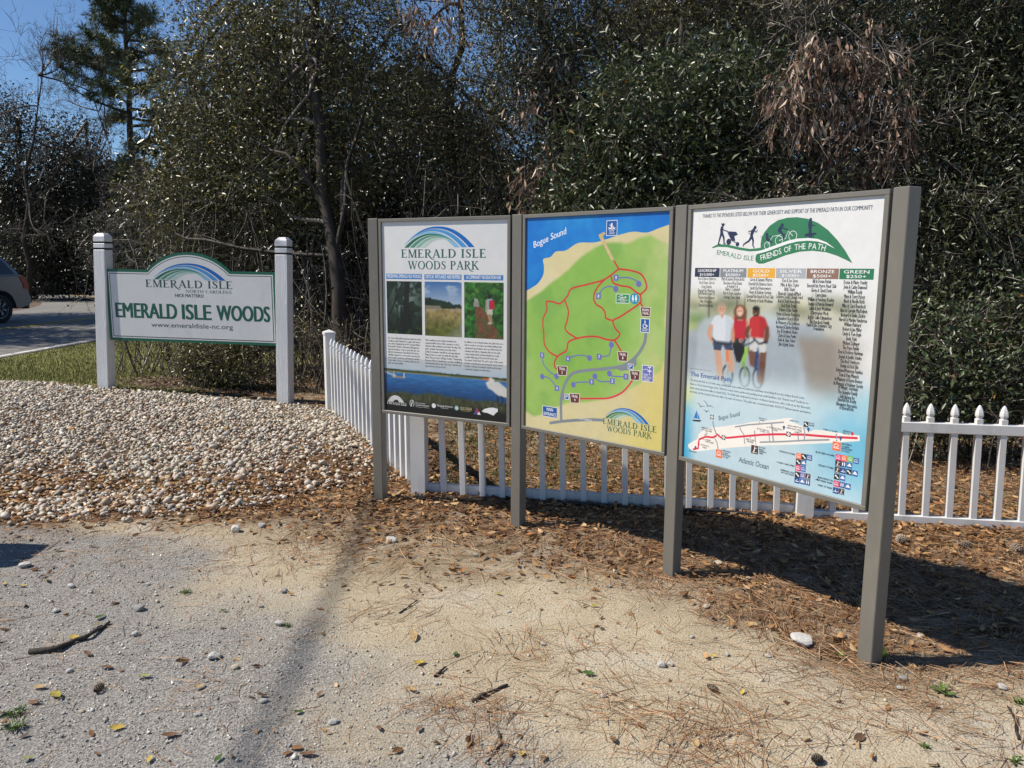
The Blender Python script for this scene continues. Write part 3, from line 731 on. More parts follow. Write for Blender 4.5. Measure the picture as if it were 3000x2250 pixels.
st = P1.pts([(848, 1495), (870, 1478), (905, 1470), (935, 1468), (972, 1478), (972, 1498), (955, 1510), (938, 1528), (915, 1518), (890, 1508), (865, 1505)]); g.poly(st)
P1.emit('lettering', g, WH, 2.6)
g = G2(); P1.line(g, 'NORTH CAROLINA', 681, 1474, 772, 1478, 8, .01); P1.line(g, 'LAND & WATER', 681, 1487, 772, 1491, 11, .012); P1.line(g, '. F U N D .', 684, 1497, 768, 1501, 7, .01); P1.emit('lettering', g, s255(206, 190, 140), 2.6)
g = G2(); p = P1.m(655, 1473); g.disc(*p, .0165, 16); P1.emit('seal', g, s255(110, 152, 160), 2.6); g = G2(); g.disc(*p, .011, 14); P1.emit('seal', g, s255(196, 206, 196), 3)
g = G2(); g.poly(P1.pts([(810, 1467), (826, 1498), (810, 1520)])); P1.emit('emblem', g, s255(190, 40, 60), 2.6)
g = G2(); g.poly(P1.pts([(810, 1467), (810, 1520), (783, 1520)])); P1.emit('emblem', g, s255(70, 74, 130), 2.6); g = G2(); g.poly(P1.pts([(812, 1520), (827, 1499), (840, 1524)])); P1.emit('emblem', g, WH, 2.6)

# ---- middle panel: trail map
P2 = Panel(PANELS[1], [(1510 + x / 2.212, 600 + y / 2.212) for x, y in ((62, 84), (1044, 34), (966, 1608), (48, 1454))])
P2.conv = lambda x, y: (1510 + x / 2.212, 600 + y / 2.212)
f = Paint(110, 140, rgb(222, 210, 160)); wc = lambda sc, sd: f.nz(sc, sd, 1.3, 4)
def inside(P):
    q = [(x / P2.W, 1 - y / P2.H) for x, y in P2.pts(P)]; old = f.c.copy(); f.c = np.zeros_like(f.c); f.poly(q, (1, 1, 1)); m = f.c[..., 0]; f.c = old; return m
def blur(m, k=2):
    for _ in range(k): m = (m + np.roll(m, 1, 0) + np.roll(m, -1, 0) + np.roll(m, 1, 1) + np.roll(m, -1, 1)) / 5
    return m
f.mix(sstep(.35, .75, wc(2.2, 5)) * .7, rgb(232, 226, 206)); f.mix(sstep(.68, .95, f.X) * sstep(.55, .7, f.Y) * .6, rgb(226, 208, 110)); f.mix(sstep(.8, 1, f.Y) * sstep(.5, .9, f.X) * .5, rgb(228, 212, 120))
gm = blur(inside([(60, 640), (160, 580), (230, 520), (290, 480), (350, 430), (430, 350), (520, 290), (600, 255), (680, 250), (760, 255), (830, 215), (900, 200), (980, 240), (1035, 260), (1000, 640), (985, 1010), (960, 1090), (800, 1180), (640, 1260), (480, 1290), (330, 1300), (260, 1330), (150, 1380), (110, 1390), (50, 1350)]), 3)
gm = np.clip(gm - sstep(.52, .8, wc(3.4, 8)) * sstep(.55, .95, np.hypot(f.X - .40, f.Y - .45) * 1.5) * .9, 0, 1)
gc = rgb(158, 196, 98); f.mix(gm * .95, gc); f.mix(gm * sstep(.45, .7, wc(3, 18)) * .65, rgb(196, 218, 150)); f.mix(gm * sstep(.5, .28, np.hypot((f.X - .42), (f.Y - .43))) * .75, rgb(136, 186, 78)); f.mix(gm * sstep(.55, .75, wc(6, 28)) * .35, rgb(110, 164, 78))
tag(P2.picture('map_ground', f.c, 0, 0, P2.W, P2.H, .4), 'green and sand watercolour ground of the map')
sea = [(62, 84), (1044, 34), (1040, 122), (960, 150), (880, 178), (790, 172), (700, 192), (600, 225), (520, 245), (415, 248), (330, 298), (262, 306), (225, 342), (176, 356), (180, 400), (178, 450), (160, 490), (125, 530), (58, 570)]
def smooth_poly(P, n=4, keep=()):
    P = np.array(P, float); out = []; K = len(P)
    for i in range(K):
        p0, p1, p2, p3 = P[i - 1], P[i], P[(i + 1) % K], P[(i + 2) % K]
        if i in keep: out.append(tuple(p1)); continue
        for k in range(n):
            t = k / n; out.append(tuple(.5 * (2 * p1 + (p2 - p0) * t + (2 * p0 - 5 * p1 + 4 * p2 - p3) * t * t + (3 * p1 - p0 - 3 * p2 + p3) * t ** 3)))
    return out
def sea_mat():
    m, n, l, b = nodes('printed_sea'); co = objco(n, l); f1 = noise(n, l, 3.0, 5, .6, co)
    l.new(ramp(n, l, f1, [(.3, s255(18, 92, 178)), (.5, s255(22, 110, 190)), (.72, s255(40, 140, 200))]), b.inputs['Base Color']); setin(b, Roughness=.36); return m
g = G2(); g.poly([(min(max(x, 0), P2.W), min(max(y, 0), P2.H)) for x, y in P2.pts(smooth_poly(sea, 4, (0, 1, 2, 18, 17)))]); P2.emit('map_sea', g, sea_mat(), 1)
RED = s255(190, 58, 52); VIO = s255(104, 108, 170); GRY = s255(122, 130, 136)
def path2(P, w, n=5):
    Q = []; P = np.array(P, float); K = len(P)
    for i in range(K - 1):
        p0, p1, p2, p3 = P[max(i - 1, 0)], P[i], P[i + 1], P[min(i + 2, K - 1)]
        for k in range(n): t = k / n; Q.append(tuple(.5 * (2 * p1 + (p2 - p0) * t + (2 * p0 - 5 * p1 + 4 * p2 - p3) * t * t + (3 * p1 - p0 - 3 * p2 + p3) * t ** 3)))
    Q.append(tuple(P[-1])); g.stroke(P2.pts(Q), w)
mpx = P2.m(600, 800)[0] - P2.m(599, 800)[0]
g = G2()
for P in ([(655, 362), (688, 420)], [(688, 420), (590, 490), (480, 522), (368, 552), (340, 600), (290, 650), (240, 640), (195, 640), (200, 690), (172, 760), (178, 860), (182, 920), (215, 970), (270, 1000)],
          [(688, 420), (780, 432), (845, 460), (876, 540), (835, 590), (832, 640), (750, 700), (690, 738), (648, 762), (660, 810), (692, 850), (655, 888), (600, 885), (540, 868), (470, 868), (405, 880), (345, 905), (330, 960), (270, 1000), (248, 1060), (285, 1100)],
          [(320, 628), (345, 700), (335, 770), (322, 810), (345, 845), (405, 880)], [(635, 462), (650, 510), (700, 530), (760, 540), (800, 570), (838, 590)],
          [(595, 488), (545, 540), (518, 600), (530, 650), (575, 680), (595, 715), (600, 745), (648, 762)], [(832, 640), (850, 672)], [(655, 888), (705, 968)]): path2(P, 10 * mpx)
P2.emit('trail_line', g, RED, 1.4); g = G2(); path2([(412, 1273), (520, 1272), (620, 1266), (710, 1225), (775, 1148)], 10 * mpx); P2.emit('trail_line', g, s255(206, 52, 74), 1.4)
g = G2(); path2([(866, 840), (858, 900), (820, 970), (760, 1030), (690, 1062), (560, 1080), (440, 1092), (370, 1112), (330, 1160), (305, 1220), (292, 1290), (294, 1420)], 18 * mpx)
path2([(214, 1436), (330, 1420), (480, 1410), (575, 1412)], 17 * mpx); p = P2.m(760, 1040); q = P2.m(770, 1060); g.poly(P2.pts([(650, 1070), (700, 1090), (760, 1082), (800, 1050), (802, 1005), (770, 1030), (720, 1055)])); p = P2.m(304, 1260); g.disc(p[0], p[1], 15 * mpx, 12, 26 * mpx); P2.emit('map_road', g, GRY, 1.5)
g = G2()
for P, d in (([(686, 478), (760, 478), (822, 505)], (822, 518)), ([(552, 590), (585, 548), (630, 535), (660, 548)], (667, 552)), ([(168, 1000), (175, 1050), (210, 1095), (262, 1130)], (263, 1130)), ([(345, 1010), (400, 992), (450, 992), (485, 1008)], (486, 1008)), ([(556, 1000), (615, 990), (626, 960), (632, 925)], (634, 920)),
             ([(265, 1205), (215, 1145), (166, 1132)], (166, 1133)), ([(375, 1186), (405, 1168), (495, 1165)], (376, 1184)), ([(521, 1127), (550, 1158), (632, 1160)], (521, 1127)), ([(620, 1108), (640, 1124), (728, 1128)], (620, 1108))):
    g = G2(); path2(P, 6.5 * mpx); c = P2.m(*d); g.disc(c[0], c[1], 17 * mpx, 16); P2.emit('golf_hole', g, VIO, 1.9)
for (x, y) in ((670, 478), (550, 600), (166, 992), (341, 1013), (551, 1000), (265, 1208), (499, 1163), (638, 1157), (730, 1127)):
    c = P2.m(x, y); r = 16 * mpx; g = G2(); g.rect(c[0] - r, c[1] - r, c[0] + r, c[1] + r); P2.emit('golf_tee', g, VIO, 2.4)
g = G2()
for (x, y, t) in ((670, 478, '9'), (550, 600, '8'), (166, 992, '5'), (341, 1013, '6'), (551, 1000, '7'), (265, 1208, '4'), (499, 1163, '3'), (638, 1157, '2'), (730, 1127, '1')):
    c = P2.m(x, y); g = G2(); g.text(t, c[0], c[1] - 9 * mpx, (.9,), 18 * mpx, .02, 2, 'C'); P2.emit('hole_number', g, (.78, .78, .8), 3.2)
def badge(x0, y0, x1, y1, col, border=True):
    g = G2(); a, b, c, d = P2.rect(x0, y0, x1, y1); e_ = 3 * mpx
    if border: g.rect(a - e_, b - e_, c + e_, d + e_); P2.emit('badge_border', g, (.78, .78, .78), 2.2)
    g = G2(); g.rect(a, b, c, d); P2.emit('badge', g, col, 2.6)
BLU = s255(34, 84, 152); BRN = s255(98, 52, 48)
for q in ((612, 101, 677, 194, BLU), (170, 1324, 264, 1402, BLU), (836, 748, 887, 836, BLU), (748, 1045, 777, 1077, BLU), (319, 1246, 343, 1280, BLU), (843, 1052, 909, 1160, VIO), (672, 587, 755, 645, s255(40, 140, 84))): badge(*q)
for (x, y) in ((866, 702), (710, 995), (301, 1093), (790, 1118), (385, 1272)):
    P = [(x - 33, y - 30), (x + 33, y - 27), (x + 27, y + 30), (x - 26, y + 28)]; g = G2(); g.poly(P2.pts([(x + (a - x) * 1.12, y + (b - y) * 1.12) for a, b in P])); P2.emit('badge_border', g, (.7, .66, .6), 2.2); g = G2(); g.poly(P2.pts(P)); P2.emit('badge', g, BRN, 2.6)
g = G2(); c = P2.m(793, 615); g.disc(c[0], c[1], 29 * mpx, 20); P2.emit('badge', g, s255(44, 136, 176), 2.6)
g = G2()
def ctext(t, x, y, w, cap, bold=.014): P2.line(g, t, x - w / 2, y, x + w / 2, y, cap, bold)
for (x, y, t) in ((866, 702, 'MAIN'), (710, 995, 'TRAIL'), (301, 1093, 'TRAIL'), (790, 1118, 'TRAIL'), (385, 1272, 'TRAIL')): ctext(t, x, y - 4, 44, 17)
ctext('TRAIL', 866, 720, 44, 17)
for (x, y, t) in ((710, 995, '1'), (301, 1093, '2'), (790, 1118, '3'), (385, 1272, '4')): ctext(t, x, y + 19, 9 if t != '1' else 6, 17)
ctext('MAIN', 217, 1358, 42, 20); ctext('ENTRANCE', 217, 1388, 82, 20); ctext('P', 762, 1070, 14, 20, .02); ctext('P', 331, 1271, 13, 18, .02)
ctext('KAYAK', 644, 172, 32, 11); ctext('LAUNCH', 644, 187, 38, 11); ctext('ACCESSIBLE', 861, 818, 44, 8); ctext('PARKWAY', 861, 829, 36, 8)
ctext('START', 864, 1120, 32, 13); ctext('DISC GOLF', 874, 1138, 54, 13); ctext('COURSE', 868, 1154, 40, 13); ctext('PICNIC/GRILLING', 713, 630, 66, 9); ctext('PAVILION', 713, 641, 36, 8)
ctext('COAST GUARD RD', 456, 1415, 88, 11)
# pictograms
def dot(x, y, r): c = P2.m(x, y); g.disc(c[0], c[1], r * mpx, 10)
dot(645, 122, 6); g.stroke(P2.pts([(645, 128), (642, 142)]), 9 * mpx); g.stroke(P2.pts([(628, 126), (660, 140)]), 3 * mpx); g.stroke(P2.pts([(622, 146), (632, 149), (645, 146), (658, 149), (668, 146)]), 5 * mpx); g.stroke(P2.pts([(622, 156), (632, 153), (645, 156), (658, 153), (668, 156)]), 3.5 * mpx)
dot(863, 768, 4.5); g.stroke(P2.pts([(862, 774), (862, 788), (874, 790), (878, 800)]), 5 * mpx); c = P2.m(860, 794); g.stroke(arcpts(c[0], c[1], 11 * mpx, 11 * mpx, radians(120), radians(380), 12), 3.5 * mpx); g.stroke(P2.pts([(862, 752), (862, 762)]), 3 * mpx)
for x in (783, 804): dot(x, 599, 5); g.poly(P2.pts([(x - 6, 606), (x + 6, 606), (x + 7, 624), (x + 3, 624), (x + 3, 636), (x - 3, 636), (x - 3, 624), (x - 7, 624)]))
g.stroke(P2.pts([(684, 606), (708, 592), (716, 600)]), 3 * mpx); g.stroke(P2.pts([(690, 618), (728, 618)]), 3 * mpx); g.stroke(P2.pts([(697, 608), (722, 608)]), 4 * mpx); g.rect(*P2.rect(727, 602, 738, 612))
g.rect(*P2.rect(878, 1060, 900, 1068)); g.rect(*P2.rect(876, 1084, 902, 1094)); g.stroke(P2.pts([(890, 1060), (889, 1118)]), 3 * mpx); g.stroke(P2.pts([(846, 1080), (880, 1076)]), 2.5 * mpx)
P2.emit('lettering', g, (.78, .78, .78), 3.4)
g = G2(); P2.line(g, 'Bogue', 112, 283, 215, 236, 42, .006, 3, False, .25); P2.line(g, 'Sound', 230, 228, 341, 184, 42, .006, 3, False, .25); P2.emit('lettering', g, (.8, .82, .84), 3)
g = G2(); g.poly(P2.pts([(553, 194), (592, 172), (600, 186), (583, 204), (662, 362), (640, 366), (562, 216)])); P2.emit('boardwalk', g, s255(188, 166, 110), 2)
g = G2()
for k, ch in enumerate('BOARDWALK'): c = P2.m(583 + k * 7.4, 232 + k * 14.2); g.text(ch, c[0], c[1] - 5 * mpx, (.9,), 9 * mpx, .01, 1, 'C')
P2.emit('lettering', g, (.75, .74, .66), 3)
a = P2.m(584, 1396); b = P2.m(882, 1436); c = P2.m(720, 1338); shp = []
logo_shapes(shp, a[0], (a[1] + b[1]) / 2, b[0] - a[0], c[1] - (a[1] + b[1]) / 2 + .004)
for i, (col, P) in enumerate(shp): g = G2(); g.poly(P); P2.emit('logo_band', g, col, 1.6 + i * .2)
for wd, x0, y0, x1, y1, cp in (('EMERALD ISLE', 572, 1436, 930, 1484, 36), ('WOODS PARK', 600, 1484, 896, 1524, 36)):
    g = G2(); p = P2.m(x0, y0); q = P2.m(x1, y1); t = P2.m(x0, y0 - cp); serif_word(g, wd, p[0], (p[1] + q[1]) / 2, q[0] - p[0], t[1] - p[1]); P2.emit('lettering', g, TG, 3)
# ---- right panel: sponsors, cyclists, island map
P3 = Panel(PANELS[2], [(2041.1, 610.5), (2616.0, 563.5), (2538.0, 1470.0), (2001.0, 1334.6)])
ca = lambda x, y: (2000 + x / 3.16, 550 + y / 3.16)
cb = lambda x, y: (2000 + x / 3.403, 1000 + y / 3.403)
P3.conv = ca
def nrm(P): return [(x / P3.W, 1 - y / P3.H) for x, y in P3.pts(P)]
def n1(x, y): return nrm([(x, y)])[0]
f = Paint(145, 184, rgb(236, 236, 234)); asp = P3.H / P3.W
X, Y = f.X, f.Y
# blurred road picture, fading out to white at its edges
fade = sstep(.29, .37, Y) * sstep(.72, .62, Y) * sstep(1.02, .80, X) * sstep(-.05, .06, X + .03)
bg = Paint(145, 184, rgb(196, 198, 196))
bg.mix(sstep(.52, .36, Y) * .7, rgb(208, 204, 176)); bg.mix(np.exp(-((X - .06) / .10) ** 2 - ((Y - .43) / .035) ** 2) * .9, rgb(118, 146, 92)); bg.mix(np.exp(-((X - .06) / .09) ** 2 - ((Y - .465) / .018) ** 2) * .8, rgb(176, 188, 84))
bg.mix(np.exp(-((X - .30) / .16) ** 2 - ((Y - .37) / .05) ** 2) * .6, rgb(150, 158, 120)); bg.mix(sstep(.46, .60, Y) * .8, rgb(168, 176, 178)); bg.mix(np.exp(-((X - .66) / .2) ** 2 - ((Y - .47) / .022) ** 2) * .6, rgb(150, 132, 108)); bg.mix(np.exp(-((X - .07) / .09) ** 2 - ((Y - .53) / .03) ** 2) * .6, rgb(126, 112, 96))
bg.mix(sstep(.43, .36, Y) * sstep(.40, .62, bg.nz(5, 44)) * .75, rgb(112, 118, 88)); bg.mix(sstep(.40, .34, Y) * sstep(.5, .7, bg.nz(9, 45)) * .6, rgb(226, 220, 190))
for xx, ww in ((.30, .010), (.345, .008), (.13, .012), (.62, .012), (.70, .009)): bg.line([(xx, .30), (xx + .004, .42)], ww, rgb(92, 84, 72), .7, asp)
road_m = sstep(.0, .03, Y - .405) * sstep(.32, .24, np.abs(X - .42) - (Y - .40) * 1.5); bg.mix(road_m * .85, rgb(158, 170, 180)); bg.mix(sstep(.0, .05, Y - .44) * sstep(.60, .66, X - (Y - .44) * .4) * .55, rgb(140, 118, 94)); bg.mix(sstep(.48, .62, bg.nz(6, 46, .6)) * road_m * .45, rgb(198, 206, 212))
bg.mix(np.exp(-((X - .5) / .10) ** 2 - ((Y - .41) / .03) ** 2) * .7, rgb(190, 206, 214))
f.c = f.c * (1 - fade[..., None]) + bg.c * fade[..., None]
# blue wash at the foot
wash = sstep(.60, .86, Y + (f.nz(3.5, 3) - .5) * .16 + .06 * sstep(.5, 1, X)); f.mix(wash * .96, rgb(112, 190, 220)); f.mix(wash * sstep(.45, .75, f.nz(4, 13)) * .5, rgb(176, 218, 230)); f.mix(sstep(.80, .98, Y) * sstep(.75, .2, X) * .8, rgb(58, 164, 210)); f.mix(np.exp(-((X + .02) / .12) ** 2 - ((Y - .735) / .045) ** 2) * .75, rgb(236, 226, 130)); f.mix(sstep(.86, 1.0, Y) * sstep(.45, .9, X) * .75, rgb(206, 228, 236))
def pl(P, c, a=1.0): f.poly(nrm(P), rgb(*c), a)
def el(x, y, rx, ry, c, a=1.0): p = n1(x, y); q = n1(x + rx, y); r = n1(x, y + ry); f.ell(p[0], p[1], q[0] - p[0], abs(r[1] - p[1]), rgb(*c), a)
def ln(P, w, c, a=1.0): q0 = n1(0, 1000); q1 = n1(w, 1000); f.line(nrm(P), q1[0] - q0[0], rgb(*c), a, asp)
SK1, SK2, SK3 = (206, 160, 132), (204, 146, 116), (110, 70, 52)
# bicycles and legs first
for bx_, by_, br_, bc in ((438, 1720, 95, (120, 124, 126)), (600, 1730, 90, (96, 130, 70)), (722, 1745, 90, (70, 80, 110))):
    an_ = np.linspace(0, 2 * pi, 26); ln([(bx_ + br_ * .5 * cos(q), by_ + br_ * sin(q)) for q in an_], 13, (54, 56, 60), .8); ln([(bx_, by_ - 90), (bx_, by_)], 12, bc, .8)
for P, c in (([(345, 1480), (360, 1600), (368, 1740)], SK1), ([(455, 1490), (470, 1600), (475, 1660)], SK1), ([(665, 1480), (680, 1600)], SK3), ([(775, 1500), (765, 1620), (750, 1760)], SK3)): ln(P, 50, c, .9)
for P, w, c in (([(437, 1500), (440, 1600)], 22, (232, 120, 60)), ([(620, 1470), (600, 1560), (580, 1620)], 26, (140, 196, 62)), ([(712, 1430), (720, 1540), (705, 1650)], 26, (44, 60, 110)), ([(440, 1600), (430, 1720)], 14, (190, 190, 186)), ([(590, 1600), (620, 1720)], 14, (120, 150, 110)), ([(730, 1560), (740, 1700)], 14, (90, 100, 130))): ln(P, w, c, .9)
pl([(490, 1370), (612, 1375), (600, 1500), (560, 1600), (520, 1590), (495, 1470)], (34, 34, 38))
pl([(300, 1385), (482, 1395), (492, 1490), (420, 1480), (395, 1430), (380, 1490), (312, 1485)], (62, 72, 98))
pl([(656, 1360), (802, 1365), (806, 1500), (745, 1505), (730, 1440), (715, 1500), (645, 1480)], (206, 206, 204))
pl([(320, 1180), (365, 1160), (425, 1158), (480, 1185), (524, 1238), (478, 1282), (470, 1410), (300, 1400), (312, 1290), (274, 1265)], (214, 220, 226)); pl([(430, 1160), (524, 1238), (478, 1282), (470, 1410), (420, 1405)], (188, 198, 208), .6)
ln([(290, 1270), (268, 1335), (296, 1392)], 34, SK1); ln([(508, 1255), (545, 1330), (572, 1395)], 32, SK1)
ln([(500, 1290), (492, 1350), (498, 1395)], 26, SK2); ln([(615, 1200), (655, 1290), (690, 1360)], 26, SK2); el(545, 1190, 50, 40, SK2)
pl([(512, 1180), (530, 1178), (545, 1215), (585, 1215), (604, 1180), (620, 1188), (622, 1300), (608, 1385), (512, 1380), (505, 1280)], (190, 42, 58))
el(566, 1135, 62, 70, (118, 78, 58)); pl([(510, 1110), (620, 1110), (628, 1190), (595, 1200), (520, 1195)], (112, 74, 56), .8); el(563, 1128, 34, 46, (224, 172, 146)); el(563, 1146, 15, 6, (240, 230, 224))
pl([(655, 1195), (690, 1165), (745, 1160), (800, 1185), (832, 1272), (795, 1290), (790, 1370), (662, 1360), (668, 1290), (645, 1270)], (196, 52, 54)); pl([(745, 1165), (800, 1185), (832, 1272), (795, 1290), (790, 1370), (745, 1370)], (168, 42, 46), .6)
ln([(816, 1285), (815, 1350), (802, 1400)], 32, SK3); ln([(640, 1280), (622, 1330), (632, 1355)], 28, SK3)
el(716, 1126, 35, 48, SK3); el(716, 1098, 34, 22, (34, 26, 24)); el(714, 1150, 24, 18, (58, 38, 30)); el(712, 1152, 11, 4, (235, 228, 220))
el(393, 1108, 38, 56, SK1); el(393, 1066, 36, 18, (170, 150, 134)); el(393, 1140, 16, 5, (238, 230, 224)); pl([(375, 1160), (412, 1160), (398, 1200)], SK1)
for e_ in (378, 408, 550, 576, 702, 730): el(e_, 1108 if e_ < 500 else 1122, 5, 4, (60, 46, 42))
ln([(300, 1380), (340, 1415), (430, 1435), (500, 1425), (545, 1390)], 13, (52, 58, 66)); ln([(570, 1395), (600, 1440), (660, 1420), (700, 1390)], 11, (80, 92, 96)); ln([(690, 1375), (740, 1425), (815, 1405)], 11, (40, 44, 60))
pl_f = sstep(.585, .70, Y + (f.nz(5, 6) - .5) * .05) * .9 * sstep(.0, .1, X); f.mix(pl_f * sstep(.75, .3, np.abs(X - .25)), rgb(206, 222, 228))
tag(P3.picture('photograph', f.c, 0, 0, P3.W, P3.H, .4), 'faded photograph of three cyclists above a blue wash')
NAVY = s255(40, 50, 78); LG = s255(52, 118, 82)
g = G2(); P3.line(g, 'THANKS TO THE SPONSORS LISTED BELOW FOR THEIR GENEROSITY AND SUPPORT OF THE EMERALD PATH IN OUR COMMUNITY', 220, 268, 1822, 178, 34, .012, 2, False, .12); P3.emit('lettering', g, s255(44, 54, 76), 2)
mp = P3.m(900, 600)[0] - P3.m(899, 600)[0]
def sp(P, n=4): return P3.pts(smooth_poly(P, n))
g = G2(); g.poly(P3.pts([(765, 575), (764, 500), (775, 440), (800, 395), (850, 335), (930, 282), (1020, 258), (1110, 253), (1210, 266), (1310, 305), (1400, 368), (1490, 462), (1560, 556), (1628, 672), (1560, 638), (1480, 603), (1380, 573), (1250, 560), (1130, 570), (1000, 604), (880, 650), (790, 682), (745, 684), (718, 668), (712, 640), (718, 608), (738, 586)])); P3.emit('leaf_emblem', g, LG, 1)
g = G2(); g.stroke(P3.pts([(308, 540), (360, 520), (450, 522), (560, 546), (660, 560), (740, 553), (820, 536)]), [.006, .012, .012, .012, .011, .012, .012]); P3.emit('leaf_emblem', g, LG, 1.2)
g = G2(); g.stroke(P3.pts([(700, 590), (745, 580), (820, 557), (920, 520), (1020, 484), (1110, 463), (1210, 455), (1300, 462), (1380, 488), (1456, 534)]), [.004, .010, .012, .013, .013, .012, .011, .010, .007, .001]); P3.emit('path_ribbon', g, (.76, .76, .75), 1.8)
def along(g, txt, P, cap, bold, spread=1.0):
    P = np.array(P3.pts(P)); seg = np.r_[0, np.cumsum(np.linalg.norm(np.diff(P, axis=0), axis=1))]; L = seg[-1]
    ws = [np.ptp(text_geo(c, bold, 2)[0][:, 0]) if c != ' ' else .28 for c in txt]; gap = .09; tot = sum(ws) + gap * (len(ws) - 1); k = L / tot; pos = 0
    for c, w in zip(txt, ws):
        d = (pos + w / 2) * k; x = np.interp(d, seg, P[:, 0]); y = np.interp(d, seg, P[:, 1]); x2 = np.interp(d + .01, seg, P[:, 0]); y2 = np.interp(d + .01, seg, P[:, 1])
        a = atan2(y2 - y, x2 - x) if d + .01 < L else a
        if c != ' ':
            V, F_ = text_geo(c, bold, 2); V = V - np.array((V[:, 0].min() + w / 2, 0)); g.geo(V, F_, x, y, k, cap / CAPH, a)
        pos += w + gap
g = G2(); along(g, 'EMERALD ISLE', [(348, 602), (430, 615), (520, 634), (610, 652), (694, 655)], 34 * mp * 1.15, .02); P3.emit('lettering', g, LG, 2.4)
g = G2(); along(g, 'FRIENDS OF THE PATH', [(766, 656), (850, 630), (960, 590), (1080, 556), (1200, 543), (1300, 547), (1368, 562)], 40 * mp * 1.1, .022); P3.emit('lettering', g, (.8, .81, .8), 2.4)
g = G2()
def flush():
    global g
    P3.emit('silhouette', g, NAVY, 2.6); g = G2()
def head(x, y, r): c = P3.m(x, y); g.disc(c[0], c[1], r * mp, 12)
def limb(P, w): g.stroke(P3.pts(P), np.array(w) * mp if not np.isscalar(w) else w * mp)
# woman with pushchair
head(412, 330, 15); limb([(392, 320), (434, 322)], 6); limb([(405, 345), (398, 372), (398, 408)], [26, 30, 30]); limb([(396, 405), (382, 450), (366, 504)], [24, 18, 12]); limb([(402, 405), (418, 450), (420, 500)], [24, 18, 12]); limb([(404, 355), (420, 380), (456, 388)], 9); limb([(360, 507), (386, 507)], 7); limb([(412, 503), (436, 503)], 7)
g.poly(P3.pts([(458, 388), (535, 392), (552, 418), (518, 432), (526, 478), (486, 470)])); head(464, 484, 26); head(546, 506, 19); limb([(452, 390), (490, 470), (545, 500)], 7)
flush()
# runner
head(714, 352, 15); limb([(706, 365), (688, 395), (676, 430)], [26, 34, 26]); limb([(682, 430), (656, 474), (604, 508), (598, 528)], [26, 18, 12, 8]); limb([(680, 428), (694, 470), (692, 520), (706, 540)], [26, 18, 12, 8]); limb([(690, 378), (652, 388), (660, 412)], 9); limb([(706, 375), (724, 396), (736, 374)], 9)
flush()
# child on trailer bicycle, cyclist, walker with dog
head(826, 415, 14); limb([(822, 425), (828, 455), (850, 470)], [20, 26, 20]); limb([(832, 435), (866, 432)], 7); limb([(850, 470), (870, 492)], 12); limb([(764, 428), (808, 480)], 3); flush()
head(970, 328, 15); limb([(962, 342), (945, 370), (950, 395)], [26, 36, 34]); limb([(965, 350), (1000, 362), (1026, 372)], 9); limb([(955, 395), (985, 415), (980, 460)], [22, 18, 12]); flush()
head(1238, 272, 12); limb([(1236, 284), (1232, 320), (1232, 360)], [24, 34, 26]); limb([(1236, 300), (1256, 330), (1280, 326)], 8); limb([(1230, 355), (1222, 440)], 14); limb([(1236, 355), (1240, 440)], 14); limb([(1190, 415), (1240, 408), (1280, 402)], [18, 20, 12]); head(1282, 404, 8)
for x in (1186, 1204, 1250, 1264): limb([(x, 412), (x - 3, 444)], 6)
P3.emit('silhouette', g, NAVY, 2.6)
g = G2()
for (x, y, r) in ((825, 515, 26), (938, 468, 34), (1068, 425, 36)): c = P3.m(x, y); g.stroke(arcpts(c[0], c[1], r * mp, r * mp * 1.05, 0, 2 * pi, 22), 4.5 * mp)
limb([(830, 510), (880, 430), (940, 420), (985, 400)], 4); limb([(938, 468), (1000, 450), (1026, 380), (1068, 425)], 5); P3.emit('silhouette', g, (.72, .74, .75), 2.3)
HD = [('LEADERSHIP', '$10,000+', 140, 374, s255(46, 52, 74)), ('PLATINUM', '$5000+', 380, 628, s255(126, 130, 136)), ('GOLD', '$2500+', 637, 898, s255(214, 160, 52)), ('SILVER', '$1000+', 906, 1188, s255(160, 164, 168)), ('BRONZE', '$500+', 1195, 1497, s255(134, 104, 88)), ('GREEN', '$250+', 1504, 1828, s255(44, 112, 78))]
ya, yb = P3.m(140, 724)[1], P3.m(140, 808)[1]
yc, yd = P3.m(1828, 724)[1], P3.m(1828, 824)[1]
y1, y0 = (ya + yc) / 2, (yb + yd) / 2
gt = G2()
for t, p, x0, x1, col in HD:
    a = P3.m(x0, 765)[0]; b = P3.m(x1, 765)[0]; g = G2(); g.rect(a, y0, b, y1); P3.emit('heading_band', g, col, 1)
    hgt = y1 - y0; w = min((b - a) * .74, .022 * len(t)); gt.text(t, (a + b) / 2 - w / 2, y0 + hgt * .56, w, hgt * .30, .014); w = min((b - a) * .58, .019 * len(p)); gt.text(p, (a + b) / 2 - w / 2, y0 + hgt * .14, w, hgt * .28, .014)
P3.emit('lettering', gt, (.78, .78, .78), 2)
